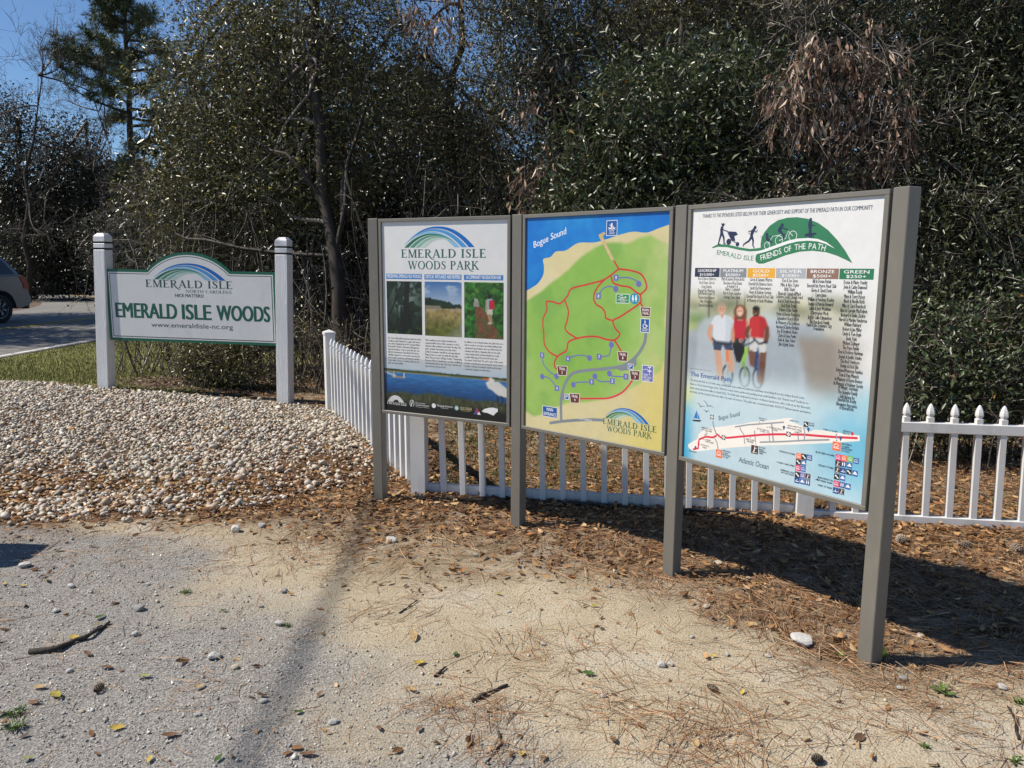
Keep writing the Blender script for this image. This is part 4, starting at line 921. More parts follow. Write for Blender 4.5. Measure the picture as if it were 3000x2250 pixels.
NAMES = [(257, 840, 234, 1086, 172, ['Ken & Sharon Ambrose', 'Art & Diane Schools', 'Doug Starcke', 'Emerald Isle Marathon,', '~Half-Marathon, and 5K', 'Transportation Impact', 'Hwy 58 Bicycles', 'Emerald Isle Realty']),
    (500, 842, 484, 1010, 222, ['Mark & Jeanne Brennesholtz', 'Shorewood Real Estate', '~in memory of', '~Shane C Campbell', 'Bert & Doris Speicher', 'Holiday Trav-L-Park']),
    (762, 846, 748, 1040, 262, ['Carole & Savanna Warren', 'Emerald Isle Business Assoc.', 'Lands End Homeowners', 'Henry & Kathryn Gorham', 'Emerald Isle Beach & Pool Club', 'In Memory of Linda Weidman']),
    (1040, 852, 994, 1442, 260, ['Ken & Sue Stone', 'Mike & Alice Taylor', 'BB&T Bank', 'Elizabeth Campbell/Mark', '~Lefebvre Social Change Fund', 'Bob & Trish Rees-Jones', 'Joel & Jan Dunn', 'Dianne & Jim Farrar', 'Pattie & Bernie Prazenica', 'Spinnakers Reach HOA', 'In Memory of Ed Johnson', 'Antony & Shirley Brilakis', 'Joe & Dietlinde Noles', 'Chris & Dave Purks', 'Dale & Gale Tutor', 'Jim & Judy Serne']),
    (1338, 856, 1302, 1294, 284, ['Bill & Donna Rutala', 'Emerald Isle Parrot Head Club', 'Gloria & Chuck Davis', 'Laura Janus', 'William & Penelope Keadey', 'Stamps & Patricia Howard', 'Linda & Jack Weidman', 'Christopher Mock', 'Jack & Callie Edmundson', 'The Rencheck Family', '~Fund of the Delaware City', '~Foundation'])]
g = G2()
def namecol(conv0, x0, y0, conv1, x1, y1, wpx, L):
    P3.conv = conv0; a = P3.m(x0, y0); wd = P3.m(x0 + wpx, y0)[0] - a[0]; P3.conv = conv1; b = P3.m(x1, y1); P3.conv = ca
    gaps = [0] + [.74 if t[0] == '~' else 1.0 for t in L[1:]]; L = [t.strip('~') for t in L]; pos = np.cumsum(gaps); pos = pos / pos[-1]
    mx = max(np.ptp(text_geo(t, .006, 1)[0][:, 0]) for t in L); cap = .0158
    for t, p_ in zip(L, pos): g.text(t, (a[0] + b[0]) / 2, a[1] + (b[1] - a[1]) * p_, (wd / mx / (cap / CAPH),), cap, .006, 1, 'C')
for x0, y0_, x1, y1_, w, L in NAMES: namecol(ca, x0, y0_, ca, x1, y1_, w, L)
namecol(ca, 1655, 864, cb, 1675, 652, 292, ['Dotsie & Mario Osusky', 'John & Cathy Diamond', 'William Keady', 'Mary & Terry Passey', 'Rhett & Noelle Ricks', 'Mike & Carol Rencheck', 'Alex & Carolyn MacFadyen', 'Bernard & Emilie Zucker', 'Harold & Marilyn Vandersea', 'William Hubbard', 'Robert & Jan Miller', 'Cindy & Tom Engle', 'Linda Yank', 'Michael Zellinger', 'The Pope Family', 'Don & Dolores Hartman', 'Joseph & Judith Schulte', 'The Reel Outdoors', 'Evelyn & Dick Ellis', 'Schriever/Peterson Families', 'Tom & Pam Minnick', 'in Memory of Karen Bonner', 'In Memory of Hellmut Gerdst', '~of Wingst, Germany', 'The Spangler Family', 'Sally Barnes for', '~Emerald Isle Realty', 'Bluewater Associates', '~of Emerald Isle'])
P3.emit('sponsor_list', g, s255(46, 50, 56), 2)
P3.conv = cb
BT = s255(40, 84, 142)
g = G2(); P3.line(g, 'The Emerald Path', 90, 330, 504, 384, 42, .02, 3); P3.emit('lettering', g, BT, 2)
g = G2(); P3.block(g, ['The Emerald Path is a 12-mile easy, paved, and even-surfaced, multi-use pathway stretching from the Indian Beach town', 'limits to The Point at Bogue Inlet. With its scenic views, parks and parking areas with facilities, the "beach road" beckons to', 'bikers and pedestrians alike. In April 2022, The Path was dedicated in honor of Alesia Sanderson, who retired as the Emerald', 'Isle Parks and Recreation Director after 32 years of service. The path was constructed with NCDOT Enhancement assistance.'], 88, 378, 82, 494, 20, 1255, 'L', .008)
P3.line(g, 'PHOTO CREDIT: THE CRYSTAL COAST', 92, 258, 306, 282, 7); P3.emit('lettering', g, s255(36, 52, 74), 2)
g = G2(); P3.line(g, 'Bogue Sound', 376, 772, 596, 722, 42, .004, 3, False, .22); P3.line(g, 'Atlantic Ocean', 568, 1232, 880, 1214, 54, .004, 3, True, .2); P3.emit('lettering', g, s255(36, 62, 84), 2)
g = G2(); land = [(55, 1020), (110, 985), (155, 962), (165, 915), (215, 866), (300, 846), (420, 832), (530, 815), (620, 806), (700, 785), (800, 775), (930, 762), (1040, 742), (1110, 738), (1136, 748), (1090, 770), (1150, 790), (1230, 822), (1262, 850), (1310, 872), (1350, 853), (1430, 856), (1500, 868), (1620, 884), (1810, 905), (1812, 960), (1500, 985), (1150, 1005), (800, 1020), (500, 1045), (350, 1062), (160, 1085), (100, 1082), (62, 1052)]
g.poly(P3.pts(land)); P3.emit('map_land', g, s255(226, 220, 212), 1)
mb_ = P3.m(900, 900)[0] - P3.m(899, 900)[0]
g = G2()
for P, w in (([(312, 780), (325, 850), (348, 912)], 14), ([(538, 836), (680, 812), (830, 800), (1040, 782)], 13), ([(588, 838), (605, 880), (628, 906), (638, 1005)], 11), ([(915, 800), (922, 880), (930, 975)], 13), ([(738, 870), (748, 990)], 11), ([(885, 880), (892, 980)], 9), ([(790, 986), (1000, 978), (1250, 962), (1502, 952)], 14), ([(1180, 880), (1186, 958)], 10), ([(1240, 820), (1252, 885), (1246, 955)], 10), ([(328, 952), (352, 990), (362, 1050)], 11), ([(1572, 890), (1578, 945)], 11), ([(1148, 880), (1200, 880)], 10), ([(225, 925), (255, 905)], 11)):
    g.stroke(P3.pts(P), w * mb_)
P3.emit('map_road', g, s255(140, 146, 150), 1.4)
g = G2(); g.stroke(P3.pts([(105, 1068), (160, 1056), (164, 1005), (172, 966), (240, 938), (310, 945), (345, 930), (356, 912), (392, 944), (470, 946), (620, 930), (800, 912), (960, 904), (1240, 904), (1400, 915), (1560, 924), (1790, 932)]), 19 * mb_); g.poly(P3.pts([(1722, 872), (1735, 866), (1757, 888), (1738, 908), (1724, 904)])); P3.emit('route_line', g, s255(206, 52, 74), 1.8)
g = G2()
for t, x0, y0_, x1, cap in (('CEDAR ST', 778, 752, 864, 15), ('PARK', 797, 774, 846, 15), ('EMERALD ISLE', 196, 858, 306, 16), ('WOODS PARK', 200, 880, 302, 16), ('BLUE HERON', 768, 862, 884, 16), ('PARK', 800, 884, 848, 16), ('McLEAN-SPELL', 886, 846, 1024, 16), ('PARK', 930, 870, 976, 16), ('JEAN PRESTON', 1078, 826, 1222, 16), ('MEMORIAL PARK', 1068, 850, 1224, 16), ('BOAT', 1296, 796, 1350, 17), ('RAMP', 1296, 818, 1350, 17), ('PARK ST PARK', 1442, 860, 1586, 16), ('INDIAN', 1642, 870, 1716, 17), ('BEACH', 1640, 894, 1712, 17), ('OCEAN', 232, 976, 286, 15), ('OAKS PARK', 230, 996, 320, 15), ('STATION ST', 184, 1030, 270, 15), ('PARK', 204, 1054, 246, 15), ('THE POINT', 64, 1092, 142, 14), ('WELCOME', 648, 966, 736, 16), ('CENTER', 656, 988, 726, 16), ('Archer Point', 1100, 768, 1190, 12),
      ('WESTERN', 408, 1086, 490, 15), ('OCEAN', 408, 1106, 466, 15), ('REGIONAL', 408, 1126, 492, 15), ('ACCESS', 408, 1146, 468, 15), ('BOGUE', 786, 1046, 848, 16), ('INLET', 784, 1066, 832, 16), ('FISHING', 784, 1086, 854, 16), ('PIER', 782, 1104, 822, 16), ('EASTERN', 1628, 1000, 1726, 17), ('OCEAN', 1628, 1024, 1700, 17), ('REGIONAL', 1626, 1046, 1734, 17), ('ACCESS', 1624, 1068, 1704, 17),
      ('STATION ST PARK', 988, 1088, 1154, 17), ('OCEAN OAKS PARK', 960, 1200, 1146, 17), ('EMERALD ISLE', 1002, 1276, 1140, 17), ('WOODS PARK', 1004, 1300, 1138, 17), ('BLUE HERON PARK', 1362, 1092, 1556, 18), ('CEDAR ST PARK', 1384, 1222, 1546, 18), ('JEAN PRESTON', 1378, 1346, 1534, 18), ('MEMORIAL PARK', 1358, 1370, 1532, 18), ('PARK ST PARK', 1380, 1424, 1528, 18)):
    P3.line(g, t, x0, y0_, x1, y0_ + (x1 - x0) * .11, cap, .012, 1)
for x, y in ((250, 890), (220, 968), (172, 1018), (792, 786), (868, 884), (870, 834), (1212, 876), (695, 942), (752, 1004), (1578, 958), (362, 1052)): c = P3.m(x, y); g.disc(c[0], c[1], 4.5 * mb_, 8)
P3.emit('lettering', g, s255(36, 50, 62), 2.4)
# birds and sail boat
g = G2()
for P in ([(148, 598), (175, 608), (190, 640), (205, 630), (240, 638)], [(218, 570), (245, 592), (262, 632), (290, 626), (332, 648)], [(215, 668), (238, 676), (248, 690), (262, 678), (284, 680)]): g.stroke(P3.pts(P), np.array([1, 6, 9, 6, 1]) * mb_)
g.poly(P3.pts([(104, 768), (198, 772), (180, 790), (112, 784)])); P3.emit('birds_and_hull', g, s255(40, 54, 72), 2)
g = G2(); g.poly(P3.pts([(150, 672), (156, 758), (118, 752)])); g.poly(P3.pts([(156, 690), (182, 762), (160, 760)])); P3.emit('sail', g, s255(40, 112, 176), 2)
# coloured pictogram squares
OR, BK, BL, PK, DB, GN, BR, VI = s255(226, 112, 62), s255(48, 46, 50), s255(60, 100, 164), s255(206, 72, 118), s255(40, 74, 132), s255(112, 176, 80), s255(74, 54, 52), s255(110, 104, 160)
ICON = [(1165, 1085, 54, 'OR'), (1218, 1092, 54, 'BK'), (1273, 1100, 54, 'BL'), (1160, 1146, 52, 'BK'), (1214, 1154, 52, 'BL'), (1153, 1204, 54, 'PK'), (1208, 1214, 52, 'BL'), (1148, 1272, 54, 'BK'), (1202, 1280, 52, 'VI'), (1256, 1290, 52, 'BR'), (1144, 1330, 52, 'DB'), (1198, 1340, 52, 'BL'), (1252, 1350, 52, 'DB'),
        (1567, 1092, 58, 'PK'), (1626, 1100, 58, 'OR'), (1688, 1108, 56, 'GN'), (1748, 1126, 56, 'BL'), (1562, 1152, 58, 'BR'), (1620, 1160, 56, 'DB'), (1680, 1172, 56, 'BL'), (1556, 1218, 58, 'BR'), (1614, 1226, 56, 'DB'), (1674, 1238, 56, 'BK'), (1734, 1250, 58, 'BL'), (1549, 1286, 56, 'BK'), (1608, 1296, 56, 'BL'), (1543, 1356, 58, 'PK'), (1602, 1368, 56, 'DB'), (1660, 1382, 58, 'BL'), (1536, 1424, 58, 'DB'), (1596, 1436, 56, 'BR'),
        (342, 1060, 66, 'OR'), (705, 1012, 72, 'BR'), (1537, 964, 84, 'OR'), (1244, 770, 48, 'BK')]
cm = dict(OR=OR, BK=BK, BL=BL, PK=PK, DB=DB, GN=GN, BR=BR, VI=VI)
for i, (x, y, s_, k) in enumerate(ICON):
    a = P3.m(x, y); w_ = P3.m(x + s_, y)[0] - a[0]; h_ = w_ * 1.02; x0, y0_ = a[0], a[1] - h_
    g = G2(); g.rect(x0, y0_, x0 + w_, y0_ + h_); pic = P3.emit('pictogram', g, cm[k], 2); gw = G2()
    u = lambda p, q: (x0 + p * w_, y0_ + q * h_)
    if k == 'BL' and i not in (2, 6, 16): gw.poly([u(.12, .3), u(.15, .52), u(.28, .56), u(.36, .8), u(.64, .8), u(.74, .56), u(.86, .52), u(.88, .3)])
    elif k == 'DB' and i in (12, 18, 27):
        for px in (.32, .68): gw.disc(*u(px, .8), .08 * w_, 8); gw.poly([u(px - .12, .7), u(px + .12, .7), u(px + .08, .2), u(px - .08, .2)])
    elif k == 'DB': gw.stroke([u(.12, .3), u(.35, .36), u(.6, .3), u(.88, .42)], .12 * w_); gw.stroke([u(.45, .4), u(.5, .75)], .1 * w_)
    elif k == 'BK': gw.disc(*u(.3, .65), .16 * w_, 8); gw.stroke([u(.4, .6), u(.6, .4), u(.75, .35)], .2 * w_); gw.disc(*u(.7, .32), .14 * w_, 8)
    elif k == 'BR': gw.disc(*u(.5, .8), .08 * w_, 8); gw.stroke([u(.5, .7), u(.45, .4), u(.35, .2)], .13 * w_); gw.stroke([u(.5, .62), u(.85, .75)], .05 * w_); gw.stroke([u(.15, .16), u(.85, .16)], .06 * w_)
    else: gw.stroke([u(.2, .25), u(.2, .65), u(.5, .8), u(.8, .6)], .08 * w_); gw.stroke([u(.15, .3), u(.85, .3)], .08 * w_); gw.stroke([u(.35, .45), u(.75, .45)], .07 * w_)
    P3.emit('pictogram_sign', gw, (.75, .75, .76), 2.8)
g = G2(); gd = G2(); gt = G2()
for x, y in ((306, 740), (421, 945), (1086, 902)):
    c = P3.m(x, y); r = 21 * mb_; g.rect(c[0] - r, c[1] - r, c[0] + r, c[1] + r); gd.poly([(c[0] - r * .92, c[1]), (c[0], c[1] - r * .92), (c[0] + r * .92, c[1]), (c[0], c[1] + r * .92)]); gt.text('58', c[0], c[1] - r * .35, (.7,), r * .7, .02, 1, 'C')
P3.emit('route_shield', g, BK, 2); P3.emit('route_shield', gd, (.75, .75, .75), 2.6); P3.emit('lettering', gt, BK, 3.2)
g = G2()
for x, y in ((1040, 832), (1290, 848), (1617, 930), (132, 1046)):
    g = G2(); c = P3.m(x, y); g.disc(c[0], c[1], 13 * mb_, 12); g.poly([(c[0] - 10 * mb_, c[1] - 7 * mb_), (c[0] + 10 * mb_, c[1] - 7 * mb_), (c[0], c[1] - 30 * mb_)]); P3.emit('map_pin', g, s255(60, 84, 130), 2.6)
# ------------------------------------------------------------------ vegetation tools
def unit(v): return v / (np.linalg.norm(v, axis=-1, keepdims=True) + 1e-9)
def leaf_arrays(P, D, U, L, Wd, col, fold=.25, curl=0.0):
    """rhombic leaves folded along the midrib; P base, D axis, U normal"""
    n = len(P); D = unit(D); Sd = unit(np.cross(D, U)); U = np.cross(Sd, D)
    L = L[:, None]; Wd = Wd[:, None]
    mid = P + D * L * .45
    a = P; l = mid + Sd * Wd * .5 + U * Wd * fold; t = P + D * L - U * L * curl; r = mid - Sd * Wd * .5 + U * Wd * fold
    V = np.stack([a, l, t, r], 1).reshape(-1, 3); b = np.arange(n)[:, None] * 4
    F = np.concatenate([b + np.array((0, 3, 2)), b + np.array((0, 2, 1))], 0)
    return V, F, np.repeat(col, 4, 0)
def tube_arrays(paths, radii, col, sides=3):
    N, K, _ = paths.shape; T = unit(np.gradient(paths, axis=1)); ref = np.where(np.abs(T[..., 2:3]) < .9, np.array((0, 0, 1.0)), np.array((1.0, 0, 0)))
    A = unit(np.cross(T, ref)); B = np.cross(T, A); an = 2 * pi * np.arange(sides) / sides
    V = paths[:, :, None, :] + radii[:, :, None, None] * (A[:, :, None, :] * np.cos(an)[:, None] + B[:, :, None, :] * np.sin(an)[:, None])
    i = np.arange(N * K * sides).reshape(N, K, sides); nxt = np.roll(i, -1, 2)
    F = np.stack([i[:, :-1], nxt[:, :-1], nxt[:, 1:], i[:, 1:]], -1).reshape(-1, 4)
    return V.reshape(-1, 3), F, np.repeat(col, K * sides, 0)
def tri(F): return np.concatenate([F[:, (0, 1, 2)], F[:, (0, 2, 3)]], 0)
def join(parts):
    V = []; F = []; c = []; n = 0
    for v, f_, k in parts: V.append(v); F.append(f_ + n); c.append(k); n += len(v)
    return np.concatenate(V), np.concatenate(F), np.concatenate(c)
def pick(pal, n, jit=.25):
    cols = np.array([p[0] for p in pal]); w = np.array([p[1] for p in pal], float); k = rng.choice(len(pal), n, p=w / w.sum())
    return np.clip(cols[k] * (1 + jit * rng.normal(size=(n, 1))), .003, 1)
def rdir(n): return unit(rng.normal(size=(n, 3)))
def bez(a, c, b, K):
    t = np.linspace(0, 1, K)[:, None]; a, b, c = (np.asarray(q)[:, None, :] for q in (a, b, c)); return a * (1 - t) ** 2 + c * 2 * t * (1 - t) + b * t * t
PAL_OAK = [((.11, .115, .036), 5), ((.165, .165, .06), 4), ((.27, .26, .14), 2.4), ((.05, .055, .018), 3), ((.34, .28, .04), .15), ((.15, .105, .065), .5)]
PAL_HOLLY = [((.044, .054, .02), 6), ((.072, .084, .034), 4), ((.13, .14, .07), 1.8), ((.022, .03, .011), 3), ((.26, .20, .03), .04)]
PAL_LAUREL = [((.042, .060, .02), 5), ((.072, .098, .036), 4), ((.13, .15, .075), 1.6), ((.25, .16, .03), .06)]
PAL_OLIVE = [((.13, .125, .038), 4), ((.19, .175, .055), 2), ((.07, .075, .024), 3), ((.34, .27, .05), .3), ((.24, .23, .14), 1)]
PAL_DEAD = [((.24, .15, .105), 4), ((.40, .28, .20), 3), ((.10, .06, .045), 3.5), ((.56, .44, .33), 1.4)]
PAL_SHADE = [((.016, .021, .008), 5), ((.026, .034, .012), 3), ((.048, .05, .02), 1), ((.055, .042, .028), 1)]  # leaf tones darkened to hold the shade of deep and roadside trees
TWG = [((.12, .10, .082), 3), ((.28, .25, .215), 2), ((.055, .046, .038), 3)]
def tree(name, label, cat, group, trunk, r0, blobs, leaf=(.05, .02), per=26, cr=.2, pal=PAL_OAK, hang=0.0, twr=.004, extra_twigs=0, limbs=5, pal_t=TWG, hole=.42, droop=0.0, extra_leaf=None):
    trunk = np.array(trunk, float); root = empty(name, trunk[0], label, cat, group)
    # trunk
    K = 14; t = np.linspace(0, 1, K); seg = np.linspace(0, 1, len(trunk)); tp = np.stack([np.interp(t, seg, trunk[:, i]) for i in range(3)], 1)
    tp[1:-1] += rng.normal(size=(K - 2, 3)) * r0 * .35
    mb = MB(); mb.tube(tp, [r0 * (1.25 if i == 0 else 1) * (1 - .72 * t[i]) * (1 + .12 * rng.normal()) for i in range(K)], 9); mb.build('trunk', M_bark, root, True)
    # limbs and clumps
    starts = []; ends = []; allcl = []; bl = []
    for (cx, cy, cz, rx, ry, rz, nc) in blobs:
        c = np.array((cx, cy, cz)); R = np.array((rx, ry, rz)); n0 = int(nc * 1.8)
        q = rdir(n0) * (rng.random(n0) ** .42)[:, None]; q = c + q * R
        nzv = noise2(q[:, 0] + q[:, 1] * .6, q[:, 2] + q[:, 1] * .5, .95, int(abs(cx * 10 + cz)) % 50, 3); q = q[nzv > hole][:nc]; q = q[q[:, 2] > .12]
        allcl.append(q); bl.append(len(q))
        for _ in range(limbs):
            h = rng.integers(K // 3, K); e = c + rdir(1)[0] * R * .75; starts.append(tp[h]); ends.append(e)
    CL = np.concatenate(allcl); starts = np.array(starts); ends = np.array(ends)
    mids = (starts + ends) / 2 + rng.normal(size=starts.shape) * .22 * np.linalg.norm(ends - starts, axis=1)[:, None] + np.array((0, 0, .12))
    LP = bez(starts, mids, ends, 9); LP[:, 1:-1] += rng.normal(size=LP[:, 1:-1].shape) * .03
    parts = [tube_arrays(LP, np.linspace(r0 * .3, twr * 1.6, 9)[None].repeat(len(LP), 0), pick(TWG, len(LP), .15) * .7, 4)]
    pts = np.concatenate([LP.reshape(-1, 3), tp[K // 3:]])
    near = np.empty(len(CL), int)
    for s_ in range(0, len(CL), 400): near[s_:s_ + 400] = np.argmin(((CL[s_:s_ + 400, None] - pts[None]) ** 2).sum(-1), 1)
    A = pts[near]; m = (A + CL) / 2 + rng.normal(size=CL.shape) * .12; parts.append(tube_arrays(bez(A, m, CL, 4), np.linspace(twr * 1.5, twr * .7, 4)[None].repeat(len(CL), 0), pick(pal_t, len(CL), .2)))
    # short twiglets
    ii = rng.integers(0, len(CL), len(CL) * 2 + extra_twigs); a = CL[ii] + rng.normal(size=(len(ii), 3)) * cr * .5; b = a + rdir(len(ii)) * rng.uniform(.12, .45, (len(ii), 1)) + np.array((0, 0, -.35 * droop)); parts.append(tube_arrays(bez(a, (a + b) / 2 + rng.normal(size=a.shape) * .04, b, 3), np.linspace(twr * .8, twr * .35, 3)[None].repeat(len(ii), 0), pick(pal_t, len(ii), .25)))
    V, F, c = join(parts); add('branches', V, F, M_twig, root, False, c)
    # leaves
    k = np.repeat(np.arange(len(CL)), rng.poisson(per, len(CL))); n = len(k)
    if n:
        P = CL[k] + rng.normal(size=(n, 3)) * cr * np.array((1, 1, .8)); ctr = np.concatenate([np.repeat([b[:3]], q, 0) for b, q in zip(blobs, bl)])[k]
        D = unit(P - ctr) * .5 + rdir(n) * .9 + np.array((0, 0, -.15 - hang)); U = rdir(n) * .8 + np.array((-.15, -.15, .7)); Ls = leaf[0] * rng.uniform(.6, 1.3, n); Wd = leaf[1] * rng.uniform(.7, 1.3, n)
        lp = [leaf_arrays(P, D, U, Ls, Wd, pick(pal, n), .22, .12)]
        add('crown', *join(lp)[:2], M_leaf if pal is not PAL_DEAD else M_dry, root, False, join(lp)[2])
    return root
def stems(name, label, cat, group, area, n, h, r=.006, lean=.35, leafn=0, pal=PAL_OLIVE, leaf=(.045, .02), pal_t=TWG):
    """a thicket of thin upright bare stems with a few leaves"""
    x0, x1, y0, y1 = area; bx = rng.uniform(x0, x1, n); by = rng.uniform(y0, y1, n); A = np.stack([bx, by, terr(bx, by) - .03], 1)
    B = A + np.stack([rng.normal(size=n) * lean * h, rng.normal(size=n) * lean * .6 * h, h * rng.uniform(.5, 1.15, n)], 1)
    root = empty(name, ((x0 + x1) / 2, (y0 + y1) / 2, 0), label, cat, group)
    C_ = (A + B) / 2 + rng.normal(size=A.shape) * .15 * h; P = bez(A, C_, B, 7); parts = [tube_arrays(P, np.linspace(r, r * .35, 7)[None].repeat(n, 0) * rng.uniform(.6, 1.8, (n, 1)), pick(pal_t, n, .25))]
    m = n * 4; s_ = P[rng.integers(0, n, m), rng.integers(2, 7, m)]; e = s_ + rdir(m) * rng.uniform(.15, .6, (m, 1)) * (.4 + .25 * h); parts.append(tube_arrays(bez(s_, (s_ + e) / 2 + rng.normal(size=s_.shape) * .05, e, 4), np.linspace(r * .5, r * .22, 4)[None].repeat(m, 0), pick(pal_t, m, .25)))
    V, F, c = join(parts); add('branches', V, F, M_twig, root, False, c)
    if leafn:
        q = np.concatenate([P.reshape(-1, 3), e]); Pp = q[rng.integers(0, len(q), leafn)] + rng.normal(size=(leafn, 3)) * .10; V, F, c = leaf_arrays(Pp, rdir(leafn), rdir(leafn) + np.array((0, 0, .6)), leaf[0] * rng.uniform(.6, 1.3, leafn), leaf[1] * rng.uniform(.6, 1.3, leafn), pick(pal, leafn)); add('crown', V, F, M_leaf, root, False, c)
    return root
def bare_tree(name, label, cat, group, base, h, r0, spread, levels=4, seed=1, lean=(0, 0), n1=9, col=.55, first=2, thick=.42):
    r = np.random.default_rng(seed); base = np.array(base, float); root = empty(name, base, label, cat, group); tp = [base + np.array((lean[0] * t ** 1.5, lean[1] * t ** 1.5, h * t)) + (r.normal(size=3) * .02 * h if t > 0 else 0) for t in np.linspace(0, 1, 8)]
    mb = MB(); mb.tube(tp, [r0 * (1 - .95 * k / 7) for k in range(8)], 8); mb.build('trunk', M_bark, root, True)
    lv = [(np.array(tp), r0)]; parts = []; prev = [np.array(tp)]; rad = r0 * thick; ln = spread
    for lev in range(levels):
        a = []; c = []; b = []
        for path in prev:
            nb = n1 if lev == 0 else (5, 4, 4, 3)[min(lev - 1, 3)]
            for _ in range(nb):
                k = r.integers(first if lev == 0 else 1, len(path)); s_ = path[k]; t = path[min(k, len(path) - 1)] - path[k - 1]; t = t / (np.linalg.norm(t) + 1e-9)
                d = t * .55 + r.normal(size=3) * .6 + np.array((0, 0, .25)); d /= np.linalg.norm(d); L = ln * r.uniform(.5, 1.1); e = s_ + d * L; a.append(s_); b.append(e); c.append((s_ + e) / 2 + r.normal(size=3) * .14 * L)
        KK = 6 if lev < 2 else 4
        P = bez(np.array(a), np.array(c), np.array(b), KK); parts.append(tube_arrays(P, np.linspace(rad, rad * .4, KK)[None].repeat(len(P), 0), np.clip(pick(TWG, len(P), .15) * col, 0, 1))); prev = list(P); rad = max(rad * .40, .006); ln *= .56
    V, F, cc = join(parts); add('branches', V, F, M_twig, root, False, cc); return root

# ---- the thicket behind the boards, each tree a thing of its own
G_T = 'evergreen trees of the thicket'
tree('oak_tree', 'broad olive-green evergreen tree above the town sign with curved bare trunk', 'tree', G_T, [(-2.20, 9.9, 0), (-2.28, 10.0, 1.4), (-2.5, 10.3, 2.7), (-2.6, 10.7, 4.2), (-2.9, 11.2, 6.2)], .11,
     [(-4.0, 11.7, 4.0, 1.35, 1.3, 1.9, 620), (-2.6, 11.3, 4.6, 1.5, 1.3, 1.7, 560), (-4.6, 11.8, 2.8, .8, .9, 1.0, 170), (-3.1, 11.0, 3.0, 1.2, .9, .9, 260)], (.072, .026), 28, .20, PAL_OAK, limbs=7, hole=.40)
tree('oak_tree', 'olive evergreen tree with sky gaps between left and middle boards', 'tree', G_T, [(-.9, 11.2, 0), (-.8, 11.2, 2), (-.9, 11.3, 4), (-.6, 11.5, 6.2)], .09,
     [(-1.0, 11.2, 3.6, 1.2, 1.1, 1.2, 420), (-.4, 11.0, 4.8, 1.3, 1.0, 1.0, 200), (.2, 11, 3.2, .9, .9, 1.3, 240)], (.06, .021), 26, .2, PAL_OAK, hole=.43)
tree('vine_hung_tree', 'leaning tree hung with vines and brown dead leaves above the middle board', 'tree', None, [(.95, 9.9, 0), (.85, 9.8, 1.6), (.65, 9.7, 3.2), (.15, 9.7, 5.2)], .10,
     [(.35, 9.6, 4.2, .7, .7, .9, 210), (.75, 9.6, 3.2, .55, .6, .7, 160), (.0, 9.9, 5.0, .8, .7, .6, 130)], (.06, .022), 26, .18, PAL_HOLLY, hole=.38, extra_twigs=300)
tree('dead_leaf_vine', 'hanging mass of brown dead leaves above the gap between left and middle boards', 'vine', 'hanging clusters of dead brown leaves', [(.45, 9.3, 0), (.5, 9.3, 1.5), (.45, 9.25, 4.0)], .015,
     [(.45, 9.2, 3.6, .45, .3, .5, 18), (.35, 9.2, 2.6, .4, .3, .55, 20), (-.9, 9.3, 4.5, .5, .3, .4, 14)], (.12, .036), 10, .08, PAL_DEAD, hang=1.6, droop=.5, extra_twigs=120, hole=.2)
tree('laurel_tree', 'dark glossy broad-leaved tree right above the middle board', 'tree', G_T, [(1.9, 9.2, 0), (1.85, 9.1, 1.5), (1.8, 9.0, 3), (1.9, 9.2, 4.4)], .08,
     [(1.55, 8.7, 3.05, 1.0, .8, .85, 330), (2.2, 8.7, 3.3, .8, .7, .8, 200), (1.2, 8.8, 2.3, .9, .6, .7, 170)], (.085, .032), 24, .19, PAL_LAUREL, hole=.36, limbs=6)
tree('olive_tree', 'sunlit yellow-olive twiggy crown at the top above the middle board', 'tree', G_T, [(1.9, 10.6, 0), (1.7, 10.5, 3), (1.6, 10.4, 6)], .08,
     [(1.5, 10.2, 5.1, 1.6, .9, .9, 420), (2.9, 10.2, 4.9, 1.2, .9, .9, 300), (.9, 10.4, 4.4, .8, .8, .7, 130)], (.058, .02), 24, .2, PAL_OLIVE, hole=.38, extra_twigs=700)
tree('dead_leaf_vine', 'large pale tan cluster of hanging dead leaves above the right board', 'vine', 'hanging clusters of dead brown leaves', [(3.3, 8.4, 0), (3.3, 8.3, 2), (3.2, 8.2, 4.2)], .02,
     [(2.85, 7.75, 3.25, .42, .3, .5, 22), (3.55, 7.75, 2.95, .42, .3, .5, 24), (3.15, 7.7, 3.6, .6, .3, .35, 16), (3.3, 7.9, 2.4, .6, .3, .35, 10)], (.125, .036), 15, .085, PAL_DEAD, hang=1.5, droop=.5, extra_twigs=700, hole=.3)
bare_tree('dead_brush', 'tangle of pale bare twigs above the tan dead leaves', 'brush', None, (3.2, 8.3, 1.5), 2.6, .03, .95, 4, 5, (-.1, -.3), 10, 1.25)
tree('holly_tree', 'dense dark fine-leaved tree filling the right edge above the white fence', 'tree', G_T, [(4.9, 8.1, 0), (4.85, 8.1, 2), (4.9, 8.2, 5)], .10,
     [(4.6, 7.6, 2.6, 1.05, .9, 1.6, 640), (4.9, 7.9, 4.4, 1.2, 1.0, 1.3, 460), (4.0, 7.9, 4.6, .9, .8, 1.1, 260), (5.3, 7.3, 1.6, .9, .8, 1.2, 260)], (.072, .021), 30, .18, PAL_HOLLY, hole=.36, limbs=7)
tree('evergreen_bush', 'low green leafy bush right behind the fence at the right edge', 'bush', G_T, [(3.9, 6.6, 0), (3.9, 6.6, .5), (3.9, 6.6, 1.1)], .03,
     [(3.55, 6.4, .75, .75, .45, .6, 190), (4.5, 6.3, .9, .8, .5, .75, 200)], (.062, .027), 22, .15, PAL_LAUREL, hole=.34)
